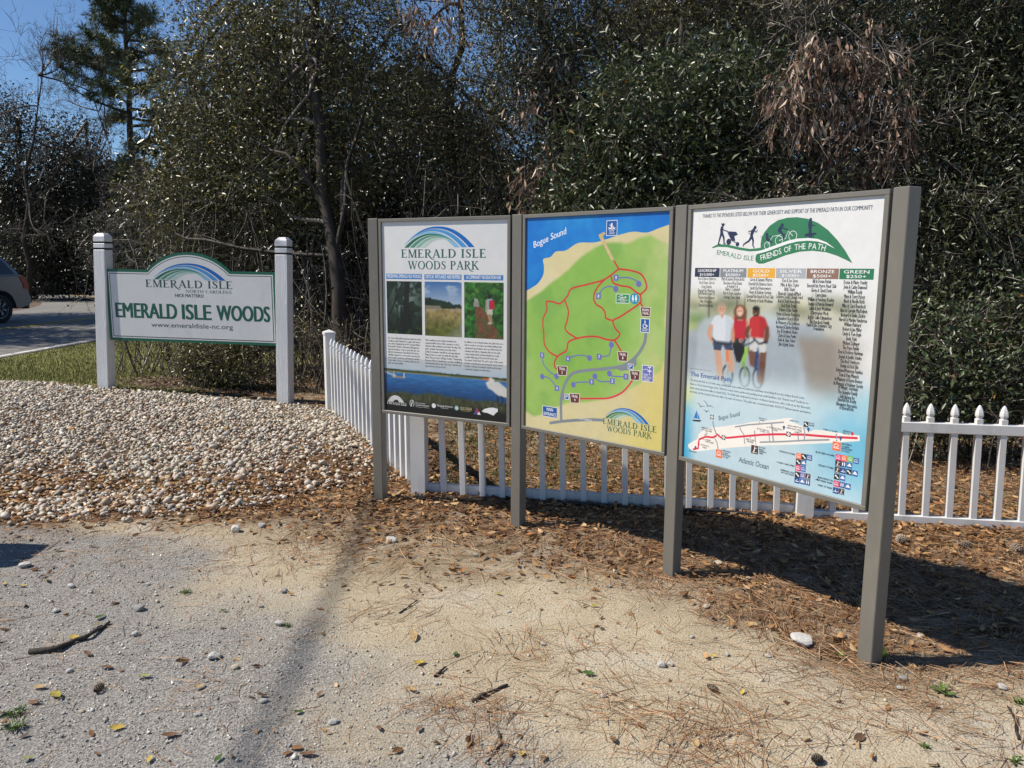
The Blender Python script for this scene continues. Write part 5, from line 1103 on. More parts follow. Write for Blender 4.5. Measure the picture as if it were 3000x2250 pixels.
tree('evergreen_bush', 'dark shaded bush behind the top edge of the right board', 'bush', G_T, [(2.7, 8.4, 0), (2.7, 8.4, 1), (2.7, 8.4, 2)], .05,
     [(2.7, 7.9, 1.9, 1.2, .6, .75, 300), (1.4, 8.3, 1.6, 1.0, .6, .9, 180)], (.065, .024), 24, .17, PAL_HOLLY, hole=.36)
tree('shrub', 'low round shrub with small leaves behind the town sign', 'shrub', None, [(-3.3, 9.75, .05), (-3.3, 9.75, .3), (-3.3, 9.75, .6)], .02,
     [(-3.35, 9.45, .45, .80, .42, .42, 300), (-2.75, 9.5, .5, .55, .4, .45, 160), (-3.9, 9.5, .3, .4, .3, .28, 70)], (.042, .02), 24, .11, PAL_OLIVE, hole=.36, twr=.003, extra_twigs=300)
tree('shrub', 'tangled shrub with yellow-green leaf tips left of the sign, behind its left post', 'shrub', None, [(-5.6, 12.4, 0), (-5.6, 12.4, 1), (-5.5, 12.4, 2)], .03,
     [(-5.1, 12.0, 2.5, 1.0, .6, .7, 190), (-4.3, 11.6, 1.9, 1.0, .6, .7, 150)], (.05, .02), 16, .16, PAL_OLIVE, hole=.36, extra_twigs=900)
stems('brush_thicket', 'thicket of thin bare stems behind the right half of the town sign', 'brush', 'bare-stem thickets', (-5.6, -1.2, 10.2, 11.6), 260, 2.2, .007, .22, 4200, PAL_SHADE)
stems('brush_thicket', 'thicket of thin bare stems seen above the left board', 'brush', 'bare-stem thickets', (-1.6, 1.6, 9.6, 11.4), 300, 2.7, .007, .22, 6500, PAL_SHADE)
stems('brush_thicket', 'thicket of thin bare stems seen above the middle and right boards', 'brush', 'bare-stem thickets', (1.0, 5.5, 8.6, 10.2), 280, 2.6, .007, .22, 6500, PAL_SHADE)
stems('brush_thicket', 'low tangle of dead grey sticks between sign and fence', 'brush', 'bare-stem thickets', (-2.5, -1.6, 9.2, 10.0), 90, .9, .006, .3, 500, PAL_OLIVE)
stems('brush_thicket', 'tangle of bare tan twigs low behind the fence at the right edge', 'brush', 'bare-stem thickets', (2.4, 5.2, 5.9, 6.8), 120, .75, .005, .45, 900, PAL_LAUREL)
# second row
BK_T = [(-5.3, 15.5, 1.9), (-3.2, 14.5, 3.2), (-1.2, 14.6, 2.6), (2.5, 14.2, 4.0), (4.4, 13.6, 4.4), (6.8, 12.8, 4.4), (8.6, 10.6, 4.0)]
for i, (x, y, z) in enumerate(BK_T):
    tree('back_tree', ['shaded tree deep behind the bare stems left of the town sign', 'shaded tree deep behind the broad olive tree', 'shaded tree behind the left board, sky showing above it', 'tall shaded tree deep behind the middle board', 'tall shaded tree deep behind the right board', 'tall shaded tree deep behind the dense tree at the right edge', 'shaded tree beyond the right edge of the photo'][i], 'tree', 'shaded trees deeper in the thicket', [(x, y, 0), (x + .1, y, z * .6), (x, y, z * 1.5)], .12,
         [(x, y, z, 1.9, 1.3, z * .72, 360), (x + .6, y, z * .45, 1.9, 1.2, z * .45, 200)], (.13, .06), 24, .30, PAL_SHADE if i != 3 else PAL_OAK, hole=.33, limbs=5)
def leaf_mass(name, label, x0, x1, y0, y1, zt, n, leaf, pal):
    P = np.stack([rng.uniform(x0, x1, n), rng.uniform(y0, y1, n), rng.random(n) ** .8], 1); hgt = (zt if np.isscalar(zt) else np.interp(P[:, 0], *zt)) * (.75 + .5 * noise2(P[:, 0], P[:, 1] * 0, .35, 3, 3)); P[:, 2] *= hgt
    V, F, c = leaf_arrays(P, rdir(n), rdir(n) + np.array((0, 0, .5)), leaf * rng.uniform(.6, 1.4, n), leaf * .5 * rng.uniform(.6, 1.4, n), pick(pal, n)); o = add(name, V, F, M_leaf, None, False, c); return tag(o, label, 'wood', None, 'stuff')
leaf_mass('distant_wood', 'dark distant wood filling the gaps behind the thicket', -8.8, 16, 17, 22, ([-8.8, -8, -5, -2, -1, 0, 1.4, 2.8, 4, 16], [3.0, 4.6, 6.6, 6.6, 5.4, 4.6, 4.8, 8.6, 9.8, 9.8]), 46000, .28, PAL_SHADE)
leaf_mass('distant_wood', 'dark wood across the road behind the car', -32, -10, 41, 50, 6.5, 22000, .48, PAL_SHADE)
# ---- trees by the road, far left
tree('roadside_tree', 'dark evergreen tree across the road at the left edge', 'tree', 'evergreens across the road', [(-22.5, 36, 0), (-22.5, 36, 3), (-22.4, 36, 8)], .2, [(-23.0, 36, 5.0, 2.6, 2, 4.6, 520), (-21.0, 35, 2.0, 2.0, 1.6, 2.0, 220)], (.16, .07), 26, .4, PAL_SHADE, twr=.012, hole=.34)
tree('roadside_tree', 'dark evergreen tree across the road, second from the left edge', 'tree', 'evergreens across the road', [(-19.2, 36, 0), (-19.2, 36, 3), (-19.3, 36, 8)], .2, [(-20.0, 36, 4.4, 1.8, 2, 4.2, 480), (-18.2, 35.2, 1.8, 1.8, 1.5, 1.8, 200)], (.16, .07), 26, .4, PAL_SHADE, twr=.012, hole=.34)
tree('roadside_tree', 'thin twiggy tree with sparse leaves beside the road, left of the pine', 'tree', 'evergreens across the road', [(-16.6, 33, 0), (-16.7, 33, 2), (-16.6, 33, 4.5)], .10, [(-17.0, 33, 2.6, 1.4, 1.5, 1.6, 150), (-16.0, 32, 2.0, 1.5, 1.4, 1.9, 200)], (.13, .05), 14, .36, PAL_SHADE, twr=.010, hole=.38, extra_twigs=900)
bare_tree('bare_tree', 'leafless grey tree with fine twigs against the sky at upper left', 'tree', 'leafless trees', (-20.8, 33, 0), 9.5, .14, 3.0, 5, 11, (1.2, 0), 10, .5, 3, .3)
bare_tree('bare_tree', 'leafless tree standing just left of the pine trunk', 'tree', 'leafless trees', (-18.0, 34, 0), 8.0, .12, 2.3, 5, 12, (.3, 0), 9, .6, 3, .3)
bare_tree('bare_tree', 'dark leafless boughs reaching in from the upper left corner', 'tree', 'leafless trees', (-15.2, 18.0, 0), 9.5, .18, 4.0, 5, 23, (1.0, .5), 12, .3, 5, .26)
bare_tree('bare_brush', 'grey-brown leafless brush at the foot of the pine', 'brush', 'leafless trees', (-10.8, 22, 0), 2.4, .05, 1.1, 5, 14, (.2, 0), 12, .95)
bare_tree('bare_brush', 'grey-brown leafless brush right of the pine behind the broad tree', 'brush', 'leafless trees', (-8.4, 19, 0), 2.6, .05, 1.1, 5, 15, (.2, 0), 12, .8)
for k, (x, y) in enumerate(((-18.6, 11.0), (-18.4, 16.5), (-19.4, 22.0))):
    tree('roadside_tree', ['nearest', 'middle', 'farthest'][k] + ' of the roadside trees beyond the left edge that shade the road', 'tree', 'trees beyond the left edge', [(x, y, 0), (x, y, 5), (x, y, 10.5)], .2, [(x, y, 8.6, 2.2, 2.4, 2.0, 300), (x + .6, y + 1.5, 5.0, 1.9, 2.2, 1.6, 190)], (.20, .09), 22, .4, PAL_SHADE, twr=.012, hole=.43)
def pine():
    r = np.random.default_rng(4); base = np.array((-17.3, 35.0, 0)); root = empty('pine_tree', base, 'tall pine with dark green needle tufts and straight trunk against the blue sky', 'tree')
    H = 15.5; tp = [base + np.array((.5 * sin(t * 2.2), 0, H * t)) + r.normal(size=3) * .04 for t in np.linspace(0, 1, 14)]; mb = MB(); mb.tube(tp, [.21 * (1 - .8 * k / 13) for k in range(14)], 9); mb.build('trunk', M_bark, root, True)
    tp = np.array(tp); tz = tp[:, 2]; a = []; c = []; b = []
    for k in range(46):
        z = 6.6 + 7.6 * (k / 45) ** .9 if k > 4 else 4.2 + k * .55; s_ = np.array([np.interp(z, tz, tp[:, i]) for i in range(3)]); an = r.uniform(0, 2 * pi); L = (2.9 - 1.6 * max(0, (z - 9) / 6.5)) * r.uniform(.6, 1.1) * (.55 if k <= 4 else 1)
        e = s_ + np.array((cos(an) * L, sin(an) * L, r.uniform(.1, .9))); a.append(s_); b.append(e); c.append((s_ + e) / 2 + np.array((0, 0, -.15)) + r.normal(size=3) * .15)
    P = bez(np.array(a), np.array(c), np.array(b), 8); parts = [tube_arrays(P, np.linspace(.075, .02, 8)[None].repeat(len(P), 0), np.repeat([[.05, .042, .036]], len(P), 0), 5)]
    n = 1150; i = r.integers(0, len(P), n); j = r.integers(3, 8, n); s_ = P[i, j]; d = unit(r.normal(size=(n, 3)) + np.array((0, 0, .35))); e = s_ + d * r.uniform(.2, .75, (n, 1)); Q = bez(s_, (s_ + e) / 2 + r.normal(size=s_.shape) * .06, e, 4); parts.append(tube_arrays(Q, np.linspace(.016, .008, 4)[None].repeat(n, 0), np.repeat([[.06, .05, .04]], n, 0)))
    V, F, cc = join(parts); add('branches', V, F, M_twig, root, False, cc)
    tips = np.concatenate([e, P[:, -1], Q[:, 2]]); per = 30; k = np.repeat(np.arange(len(tips)), per); n = len(k); td = np.concatenate([d, unit(P[:, -1] - P[:, -2]), d])[k]
    Dn = unit(td * .55 + r.normal(size=(n, 3)) * .75 + np.array((0, 0, .25))); V, F, cc = leaf_arrays(tips[k] - td * r.uniform(0, .25, (n, 1)), Dn, rdir(n), r.uniform(.16, .34, n), np.full(n, .024), pick([((.10, .135, .055), 3), ((.16, .19, .09), 2), ((.06, .085, .04), 2), ((.24, .2, .08), .3)], n), .0)
    add('crown', V, F, M_needle, root, False, cc)
pine()

# ------------------------------------------------------------------ silver car on the far lane, rear quarter in frame
def car():
    hd = unit(np.array((-.17, -.985, 0))); sidev = np.array((-hd[1], hd[0], 0))      # sidev points to the car's left, our side
    near_rear = np.array((-14.02, 20.9, .012)); ctr = near_rear - sidev * .80
    root = empty('parked_car', ctr, 'dark silver high-roofed car on the road, cut off by the left edge of the photo', 'car')
    def T(x, y, z): return ctr + hd * x + sidev * y + np.array((0, 0, z))
    M_body = simple('shaded_car_paint', (.16, .17, .20), .22, .05, 2, metal=.35); M_tyre = simple('tyre_rubber', (.018, .018, .019), .8, .2, 20, .3, 60); M_glass = simple('dark_car_glass', (.012, .014, .018), .06, .0); M_rim = simple('alloy_rim', (.55, .55, .57), .3, .05, metal=.6); M_dk = simple('black_trim', (.02, .02, .02), .5, .1); M_red = simple('tail_lamp_red', (.30, .02, .02), .15, .05)  # silver paint darkened: roadside shade put into the body colour
    def prism(name, P, y0, y1, mat, parent, bev=.02, top=0.0):     # polygon in x,z spread across y; top narrows the upper points
        n = len(P); zmin = min(z for _, z in P); zmax = max(z for _, z in P)
        def yy(y, z): return y * (1 - top * (z - zmin) / (zmax - zmin))
        mb = MB(); mb.v = [tuple(T(x, yy(y0, z), z)) for x, z in P] + [tuple(T(x, yy(y1, z), z)) for x, z in P]; mb.f = [tuple(range(n))[::-1], tuple(range(n, 2 * n))] + [(i, (i + 1) % n, n + (i + 1) % n, n + i) for i in range(n)]
        return mb.build(name, mat, parent, False, bev, 2)
    def arch(cx, r=.46, n=11): return [(cx + r * cos(pi - pi * k / (n - 1)), .40 + r * sin(pi * k / (n - 1))) for k in range(n)]
    low = [(-1.02, .46), (-.60, .36)] + arch(0) + [(.55, .34), (2.25, .34)] + arch(2.80) + [(3.40, .38), (3.62, .50), (3.66, .80), (3.52, .98), (2.55, 1.14), (-.82, 1.30), (-.94, 1.16), (-1.00, .86), (-1.06, .62)]
    body = prism('body', low, -.93, .93, M_body, root, .03)
    cab = [(-.84, 1.27), (-.74, 1.44), (-.34, 1.80), (-.10, 1.85), (1.10, 1.83), (1.45, 1.74), (2.42, 1.12)]
    cabin = prism('cabin', cab, -.88, .88, M_body, root, .04, .17)
    for s_ in (-1, 1):
        for Q in ([(-.62, 1.33), (-.30, 1.70), (.06, 1.735), (.06, 1.31)], [(.14, 1.31), (.14, 1.74), (.95, 1.74), (.95, 1.27)], [(1.03, 1.27), (1.03, 1.735), (1.36, 1.68), (2.02, 1.20)]):
            V = []
            for d in (.003, .014):
                for x, z in Q: V.append(T(x, s_ * (.88 * (1 - .17 * (z - 1.12) / .73) + d), z))
            n = len(Q); add('side_window', V, [tuple(range(n)), tuple(range(n, 2 * n))] + [(i, (i + 1) % n, n + (i + 1) % n, n + i) for i in range(n)], M_glass, cabin)
        prism('tail_light', [(-.975, .90), (-1.0, 1.02), (-.88, 1.26), (-.66, 1.27), (-.78, 1.05), (-.80, .92)], s_ * .80, s_ * .945, M_red, root, .008)
        for hx in (.75, 1.70): mb = MB(); mb.box(T(hx, s_ * .945, 1.05), (.09, .012, .016), (hd, sidev, (0, 0, 1))); mb.build('door_handle', M_rim, root, bevel=.004)
        mb = MB(); mb.box(T(1.95, s_ * 1.0, 1.24), (.07, .10, .07), (hd, sidev, (0, 0, 1))); mb.build('mirror', M_dk, root, bevel=.02)
        for cx in (0, 2.80):
            mb = MB(); P = [T(cx + .475 * cos(q), s_ * .938, .40 + .475 * sin(q)) for q in np.linspace(0, pi, 15)]; mb.tube(P, .022, 5); mb.build('wheel_arch_trim', M_dk, root, True)
    V = [T(x, y * .80 * (1 - .17 * (z - 1.12) / .73), z) for x, z in ((-.855, 1.36), (-.375, 1.795)) for y in (-1, 1)]; V += [v - hd * .012 + np.array((0, 0, .006)) for v in V]
    add('rear_window', V, [(0, 1, 3, 2), (4, 5, 7, 6), (0, 1, 5, 4), (2, 3, 7, 6)], M_glass, cabin)
    mb = MB(); mb.box(T(-1.04, 0, .60), (.07, .90, .13), (hd, sidev, (0, 0, 1))); mb.build('rear_bumper', M_body, root, bevel=.035, segs=2)
    mb = MB(); mb.box(T(-1.0, 0, .42), (.06, .86, .07), (hd, sidev, (0, 0, 1))); mb.build('bumper_skirt', M_dk, root, bevel=.02)
    for cx in (0, 2.80):
        for s_ in (-1, 1):
            mb = MB(); n = 28; prof = [(.26, -.11), (.36, -.115), (.385, -.08), (.39, 0), (.385, .08), (.36, .115), (.26, .11)]
            for k in range(n):
                an = 2 * pi * k / n
                for r_, y in prof: mb.v.append(tuple(T(cx + r_ * cos(an), s_ * .82 + y, .39 + r_ * sin(an))))
            for k in range(n):
                for j in range(len(prof) - 1): q = (k + 1) % n; mb.f.append((k * 7 + j, q * 7 + j, q * 7 + j + 1, k * 7 + j + 1))
            wh = mb.build('wheel', M_tyre, root, True)
            rm = MB(); rm.tube([T(cx, s_ * .78, .39), T(cx, s_ * .88, .39)], [.255, .26], 24); rm.build('rim_barrel', M_dk, wh)
            sp_ = MB()
            for k in range(6):
                for dlt in (-.16, .16):
                    an = 2 * pi * k / 6 + .3; sp_.tube([T(cx + .05 * cos(an), s_ * .905, .39 + .05 * sin(an)), T(cx + .15 * cos(an + dlt * .4), s_ * .905, .39 + .15 * sin(an + dlt * .4)), T(cx + .25 * cos(an + dlt), s_ * .90, .39 + .25 * sin(an + dlt))], .014, 5)
            sp_.tube([T(cx + .255 * cos(q), s_ * .90, .39 + .255 * sin(q)) for q in np.linspace(0, 2 * pi, 25)], .012, 5, False); sp_.build('rim', M_rim, wh, True)
car()
# overhead utility cable along the road, left of the camera: its soft shadow crosses the sand
mb = MB(); mb.tube([(-8.95 - .02 * sin(y * .2), y, 9.7 - .02 * y) for y in np.linspace(-14, 17, 24)], .021, 8); o = mb.build('overhead_cable', M_groove, None, True); tag(o, 'black overhead utility cable running beside the road, above the photo frame', 'cable')
mb = MB(); mb.box((-3.52, 4.02, .38), (.17, .17, .48), None); o = mb.build('shadow_caster', M_bark, None, bevel=.02); tag(o, 'short square wooden bollard just beyond the left edge, shadow showing in frame', 'bollard')  # unseen block added to cast the shadow at the left edge
# ------------------------------------------------------------------ ground scatter
def scatter(n, x0, x1, y0, y1, dens):
    x = rng.uniform(x0, x1, n); y = rng.uniform(y0, y1, n); k = rng.random(n) < dens(x, y); return x[k], y[k]
def rotm(ax, an):
    """rotation matrices from random axes"""
    ax = unit(ax); c = np.cos(an)[:, None, None]; s = np.sin(an)[:, None, None]; K = np.zeros((len(ax), 3, 3)); K[:, 0, 1] = -ax[:, 2]; K[:, 0, 2] = ax[:, 1]; K[:, 1, 0] = ax[:, 2]; K[:, 1, 2] = -ax[:, 0]; K[:, 2, 0] = -ax[:, 1]; K[:, 2, 1] = ax[:, 0]
    return np.eye(3) + s * K + (1 - c) * (K @ K)
def stone_template(seg=5, rings=3):
    V = [(0, 0, -1)]
    for r in range(rings):
        a = -pi / 2 + pi * (r + 1) / (rings + 1)
        for k in range(seg): t = 2 * pi * (k + .5 * (r % 2)) / seg; V.append((cos(a) * cos(t), cos(a) * sin(t), sin(a)))
    V.append((0, 0, 1)); F = []
    for k in range(seg): F.append((0, 1 + (k + 1) % seg, 1 + k))
    for r in range(rings - 1):
        for k in range(seg):
            a = 1 + r * seg + k; b = 1 + r * seg + (k + 1) % seg; c = a + seg; d = b + seg; F += [(a, b, d), (a, d, c)]
    L = len(V) - 1
    for k in range(seg): F.append((L, 1 + (rings - 1) * seg + k, 1 + (rings - 1) * seg + (k + 1) % seg))
    return np.array(V), np.array(F)
ST_V, ST_F = stone_template(); STN = stone_template(5, 2)
PAL_ST = [((.54, .47, .37), 5), ((.66, .61, .52), 3.5), ((.48, .41, .31), 2.5), ((.54, .41, .29), 1.2), ((.36, .34, .31), 1.3), ((.58, .46, .37), .8)]
def stones(P, size, flat, col, jit=.10, tmpl=None):
    ST_V, ST_F = tmpl or stone_template(); n = len(P); R = rotm(np.concatenate([rng.normal(size=(n, 2)) * .25, np.ones((n, 1))], 1), rng.uniform(0, 2 * pi, n)); til = rotm(rng.normal(size=(n, 3)) * np.array((1, 1, .1)), rng.normal(size=n) * .35)
    sc = np.stack([size * .5, size * .5 * rng.uniform(.6, .9, n), size * .5 * flat], 1); V = ST_V[None] * (1 + jit * rng.normal(size=(n, len(ST_V), 1))) * sc[:, None]
    V = np.einsum('nij,nkj->nki', til @ R, V) + P[:, None]; m = len(ST_V); F = (ST_F[None] + (np.arange(n) * m)[:, None, None]).reshape(-1, 3)
    return V.reshape(-1, 3), F, np.repeat(col, m, 0)
x, y = scatter(90000, -8.6, -.6, 4.3, 10.2, lambda x, y: bed_b(x, y) * np.clip(1.1 - .75 * sstep(.42, .72, noise2(x, y, 1.3, 41)) * sstep(7.6, 5.6, y), .15, 1) * np.clip(.45 + .62 * np.exp(-((x + 4.2) / 3.5) ** 2), 0, 1))
vis = np.abs(x / y) < .74; x, y = x[vis], y[vis]
size = np.clip(rng.lognormal(-3.62, .40, len(x)), .014, .085); d = np.hypot(x, y); order = np.argsort(d); x, y, size = x[order], y[order], size[order]
inview = (np.abs(x) / y < .66); big = np.where(inview)[0][np.argsort(-(size / np.hypot(x, y))[inview])][:300]; rest = np.setdiff1d(np.arange(len(x)), big)
z = terr(x, y) + size * rng.uniform(.05, .22, len(x)) + rng.uniform(0, .012, len(x))
nearr = rest[y[rest] < 5.9]; farr = rest[y[rest] >= 5.9]
V, F, c = join([stones(np.stack([x, y, z], 1)[q], size[q], rng.uniform(.34, .6, len(q)), pick(PAL_ST, len(q), .14), .10, tm) for q, tm in ((nearr, None), (farr, STN))])
tag(add('river_gravel', V, F, M_stone, None, True, c), 'bed of pale rounded river gravel under the town sign', 'gravel', None, 'stuff')
protos = []
for k in range(10):
    V, F, c = stones(np.zeros((1, 3)), np.array([1.0]), np.array([rng.uniform(.42, .68)]), pick(PAL_ST, 1, .1)); me = mesh_from('river_stone', V, F, True, c); me.materials.append(M_stone); protos.append(me)
for i in big:
    o = inst('river_stone', protos[rng.integers(0, 10)], (x[i], y[i], z[i] + .004), (rng.normal() * .25, rng.normal() * .25, rng.uniform(0, 6.3)), (size[i],) * 3)
    tag(o, 'smooth pale river stone, one of the larger ones lying loose on the gravel bed', 'stone', 'larger river stones of the gravel bed')

# crumbs of grit on the sand and the grey patch
def gritd(x, y): return np.clip(.25 + .75 * grey_b(x, y), 0, 1) * (1 - .85 * litter_b(x, y)) * np.clip(2.2 / np.maximum(y - .6, .5), .15, 1)
x, y = scatter(80000, -3.4, 2.6, 1.9, 5.0, gritd); n = len(x); s_ = np.clip(rng.lognormal(-5.0, .45, n), .003, .026)
OC = np.array([(1, 0, -.35), (-.5, .87, -.35), (-.5, -.87, -.35), (0, 0, 1)], float); OF = np.array([(0, 1, 3), (1, 2, 3), (2, 0, 3), (0, 2, 1)])
R = rotm(rng.normal(size=(n, 3)), rng.uniform(0, 6, n)); V = np.einsum('nij,nkj->nki', R, OC[None] * (s_[:, None] * .5 * rng.uniform(.6, 1.3, (n, 1)))[:, None] * rng.uniform(.6, 1.2, (n, 4, 1))) + np.stack([x, y, gz(x, y) + s_ * .12], 1)[:, None]
F = (OF[None] + (np.arange(n) * 4)[:, None, None]).reshape(-1, 3); gp = [((.40, .385, .36), 4), ((.30, .29, .275), 3), ((.58, .54, .47), 2), ((.70, .68, .64), .5), ((.2, .2, .2), .8)]
col = pick(gp, n, .15); tan_ = (1 - grey_b(x, y))[:, None]; col = col * (1 - tan_ * .7) + tan_ * .7 * np.array((.54, .47, .36)) * rng.uniform(.75, 1.15, (n, 1))
tag(add('grit', V.reshape(-1, 3), F, M_stone, None, False, np.repeat(col, 4, 0)), 'loose grit and small gravel strewn over the sand', 'gravel', None, 'stuff')

# dry leaf litter
PAL_LT = [((.28, .15, .062), 4), ((.38, .225, .10), 3), ((.15, .075, .035), 3), ((.46, .31, .17), 1.4), ((.35, .16, .055), 1), ((.09, .055, .035), 1.4)]
def dry_leaves(x, y, L, pal, lift=.012, flat=.6):
    n = len(x); P = np.stack([x, y, gz(x, y) + rng.uniform(.001, lift, n)], 1); a = rng.uniform(0, 2 * pi, n); D = np.stack([np.cos(a), np.sin(a), rng.normal(size=n) * .22], 1); U = np.stack([rng.normal(size=n) * flat, rng.normal(size=n) * flat, np.ones(n)], 1)
    D = unit(D); Sd = unit(np.cross(D, U)); U = np.cross(Sd, D); W_ = (L * rng.uniform(.28, .48, n))[:, None]; L = L[:, None]; cu = rng.normal(size=(n, 1)) * .22 + .1
    pts = [P - D * L * .5 + U * L * cu * .6, P - D * L * .12 + Sd * W_ * .5 + U * W_ * .25, P + D * L * .18 + Sd * W_ * .42 + U * W_ * .28, P + D * L * .5 + U * L * cu, P + D * L * .18 - Sd * W_ * .42 + U * W_ * .22, P - D * L * .12 - Sd * W_ * .5 + U * W_ * .3]
    V = np.stack(pts, 1).reshape(-1, 3); V[:, 2] = np.maximum(V[:, 2], np.repeat(P[:, 2], 6) - .001)
    b = np.arange(n)[:, None] * 6; F = np.concatenate([b + np.array(q) for q in ((0, 5, 3), (5, 4, 3), (0, 3, 1), (1, 3, 2))], 0); return V, F, np.repeat(pick(pal, n, .22), 6, 0)
def litd(x, y):
    fx = np.interp(x, [FC[0], FM[0], FE[0]], [FC[1], FM[1], FE[1]]); nf = np.exp(-np.abs(y - fx + .05) / .5)
    return np.clip(litter_b(x, y) * (.22 + .9 * nf) * np.where((x < -1) & (y < 5.4), 1.2, 1) * np.where(bed_b(x, y) > .5, .34 + .65 * np.maximum(sstep(6.3, 4.8, y), sstep(-2.2, -1.0, x) * sstep(7.5, 5.6, y)), 1), 0, 1) * np.where(y > 7.5, .45, 1)
x, y = scatter(95000, -5.0, 4.6, 3.0, 9.0, litd); vis = np.abs(x / y) < .74; x, y = x[vis], y[vis]; V, F, c = dry_leaves(x, y, rng.uniform(.025, .068, len(x)) * np.where(rng.random(len(x)) < .5, .75, 1), PAL_LT, .022)
tag(add('leaf_litter', V, F, M_dry, None, False, c), 'brown dry leaf litter under the notice board and along the fence', 'leaf litter', None, 'stuff')
x, y = scatter(1500, -3.2, 2.4, 2.0, 4.6, lambda x, y: .10 + .35 * sstep(.5, .7, noise2(x, y, 2.3, 51))); V, F, c = dry_leaves(x, y, rng.uniform(.02, .05, len(x)), PAL_LT, .006)
tag(add('leaf_litter', V, F, M_dry, None, False, c), 'scattered dry leaf bits on the open sand', 'leaf litter', None, 'stuff')

# pine needles: strewn mats and swirls
def needles(x, y, ang_, L, wd, lift, pal):
    n = len(x); t = np.linspace(-.5, .5, 3); bend = rng.normal(size=n) * .35; px = x[:, None] + L[:, None] * t * np.cos(ang_)[:, None] - np.sin(ang_)[:, None] * (bend * L)[:, None] * (t * t - .1); py = y[:, None] + L[:, None] * t * np.sin(ang_)[:, None] + np.cos(ang_)[:, None] * (bend * L)[:, None] * (t * t - .1)
    z0 = rng.uniform(.001, lift, n); pz = gz(px, py) + z0[:, None] + (rng.normal(size=n) * .05)[:, None] * t[None] * L[:, None] * 2; pz = np.maximum(pz, gz(px, py) + .0012); P = np.stack([px, py, pz], -1)
    nx_, ny_ = -np.sin(ang_), np.cos(ang_); o = np.stack([nx_, ny_, rng.normal(size=n) * .5], 1)[:, None] * (wd / 2)
    V = np.stack([P - o, P + o], 2).reshape(-1, 3); b = np.arange(n)[:, None] * 6; F = np.concatenate([b + np.array((2 * k, 2 * k + 2, 2 * k + 3, 2 * k + 1)) for k in range(2)], 0); return V, F, np.repeat(pick(pal, n, .2), 6, 0)
PAL_N = [((.30, .165, .08), 4), ((.38, .23, .12), 3), ((.20, .10, .05), 3), ((.45, .33, .2), 1)]
def need_d(x, y):
    b = sstep(-.45, .35, y - lit_y(x) + (noise2(x, y, 1.6, 61, 3) - .5) * 1.0); right = sstep(-.2, 1.2, x)
    return np.clip(b * (.35 + .65 * right) * np.where(bed_b(x, y) > .4, .08, 1) + .4 * right * sstep(.56, .74, noise2(x, y, 1.9, 71, 3)) + .035, 0, 1) * np.where(y > 6.6, .15, 1)
x, y = scatter(95000, -3.4, 4.2, 2.0, 7.5, need_d); vis = np.abs(x / y) < .74; x, y = x[vis], y[vis]; an = noise2(x, y, 1.5, 81, 2) * 9 + rng.normal(size=len(x)) * .65
V, F, c = needles(x, y, an, rng.uniform(.06, .17, len(x)), .0021, .018, PAL_N)
tag(add('pine_needles', V, F, M_needle, None, False, c), 'brown pine needles strewn in mats over the ground', 'pine needles', None, 'stuff')
# swept tufts in the foreground
tx = []; ty = []; ta = []
for (cx, cy, a0, n, sp_) in ((.62, 2.35, .5, 260, .13), (.78, 2.42, 1.9, 200, .12), (1.05, 2.75, 2.6, 240, .2), (1.35, 2.85, 2.7, 260, .22), (.42, 2.62, 2.5, 120, .1), (-.05, 2.55, 1.0, 90, .08), (-.12, 2.62, 2.3, 80, .08), (-.30, 2.62, .2, 60, .07), (-.5, 3.35, .5, 70, .09), (.15, 2.95, .1, 90, .16), (.05, 3.1, 1.7, 70, .1), (-.3, 3.75, .1, 90, .2), (1.6, 2.55, 2.5, 200, .2), (1.75, 2.35, .8, 160, .18), (-.04, 2.35, 1.2, 70, .06), (.3, 3.0, 2.0, 80, .12), (-2.45, 3.25, .4, 80, .1), (-1.0, 4.15, .3, 160, .2), (-.8, 4.0, 1.0, 130, .14)):
    n = int(n * .62); tx.append(cx + rng.normal(size=n) * sp_ * 1.35); ty.append(cy + rng.normal(size=n) * sp_); ta.append(a0 + rng.normal(size=n) * .55)
tx, ty, ta = map(np.concatenate, (tx, ty, ta)); V, F, c = needles(tx, ty, ta, rng.uniform(.07, .18, len(tx)), .0021, .02, PAL_N)
tag(add('pine_needles', V, F, M_needle, None, False, c), 'swept tufts of brown pine needles in the foreground', 'pine needles', None, 'stuff')

# grass verge and weeds
def blades(x, y, h, wd, pal, name, label):
    n = len(x); P = np.stack([x, y, terr(x, y) - .004], 1); d = rdir(n) * np.array((1, 1, .2)); t = P + d * (h * .5)[:, None] + np.array((0, 0, 1)) * h[:, None]; s_ = unit(np.cross(d, np.array((0, 0, 1.0)))) * wd / 2
    V = np.stack([P - s_, P + s_, t], 1).reshape(-1, 3); F = np.arange(3 * n).reshape(-1, 3); o = add(name, V, F, M_needle, None, False, np.repeat(pick(pal, n, .2), 3, 0)); return tag(o, label, 'grass', None, 'stuff')
PAL_G = [((.21, .215, .065), 4), ((.28, .28, .095), 3), ((.36, .31, .16), 1.8), ((.13, .145, .04), 2)]
x, y = scatter(150000, -12.5, -2.9, 8.4, 19, lambda x, y: grass_b(x, y) * np.clip(11 / y, .3, 1) ** 2 * (x > road_c(y) + ROAD_HW + .1)); vis = np.abs(x / y) < .72; x, y = x[vis], y[vis]
blades(x, y, rng.uniform(.025, .06, len(x)), .011, PAL_G, 'grass', 'short winter grass of the verge between gravel bed and road')
PAL_W = [((.07, .11, .025), 4), ((.11, .15, .04), 3), ((.16, .14, .07), 1), ((.04, .065, .018), 2)]
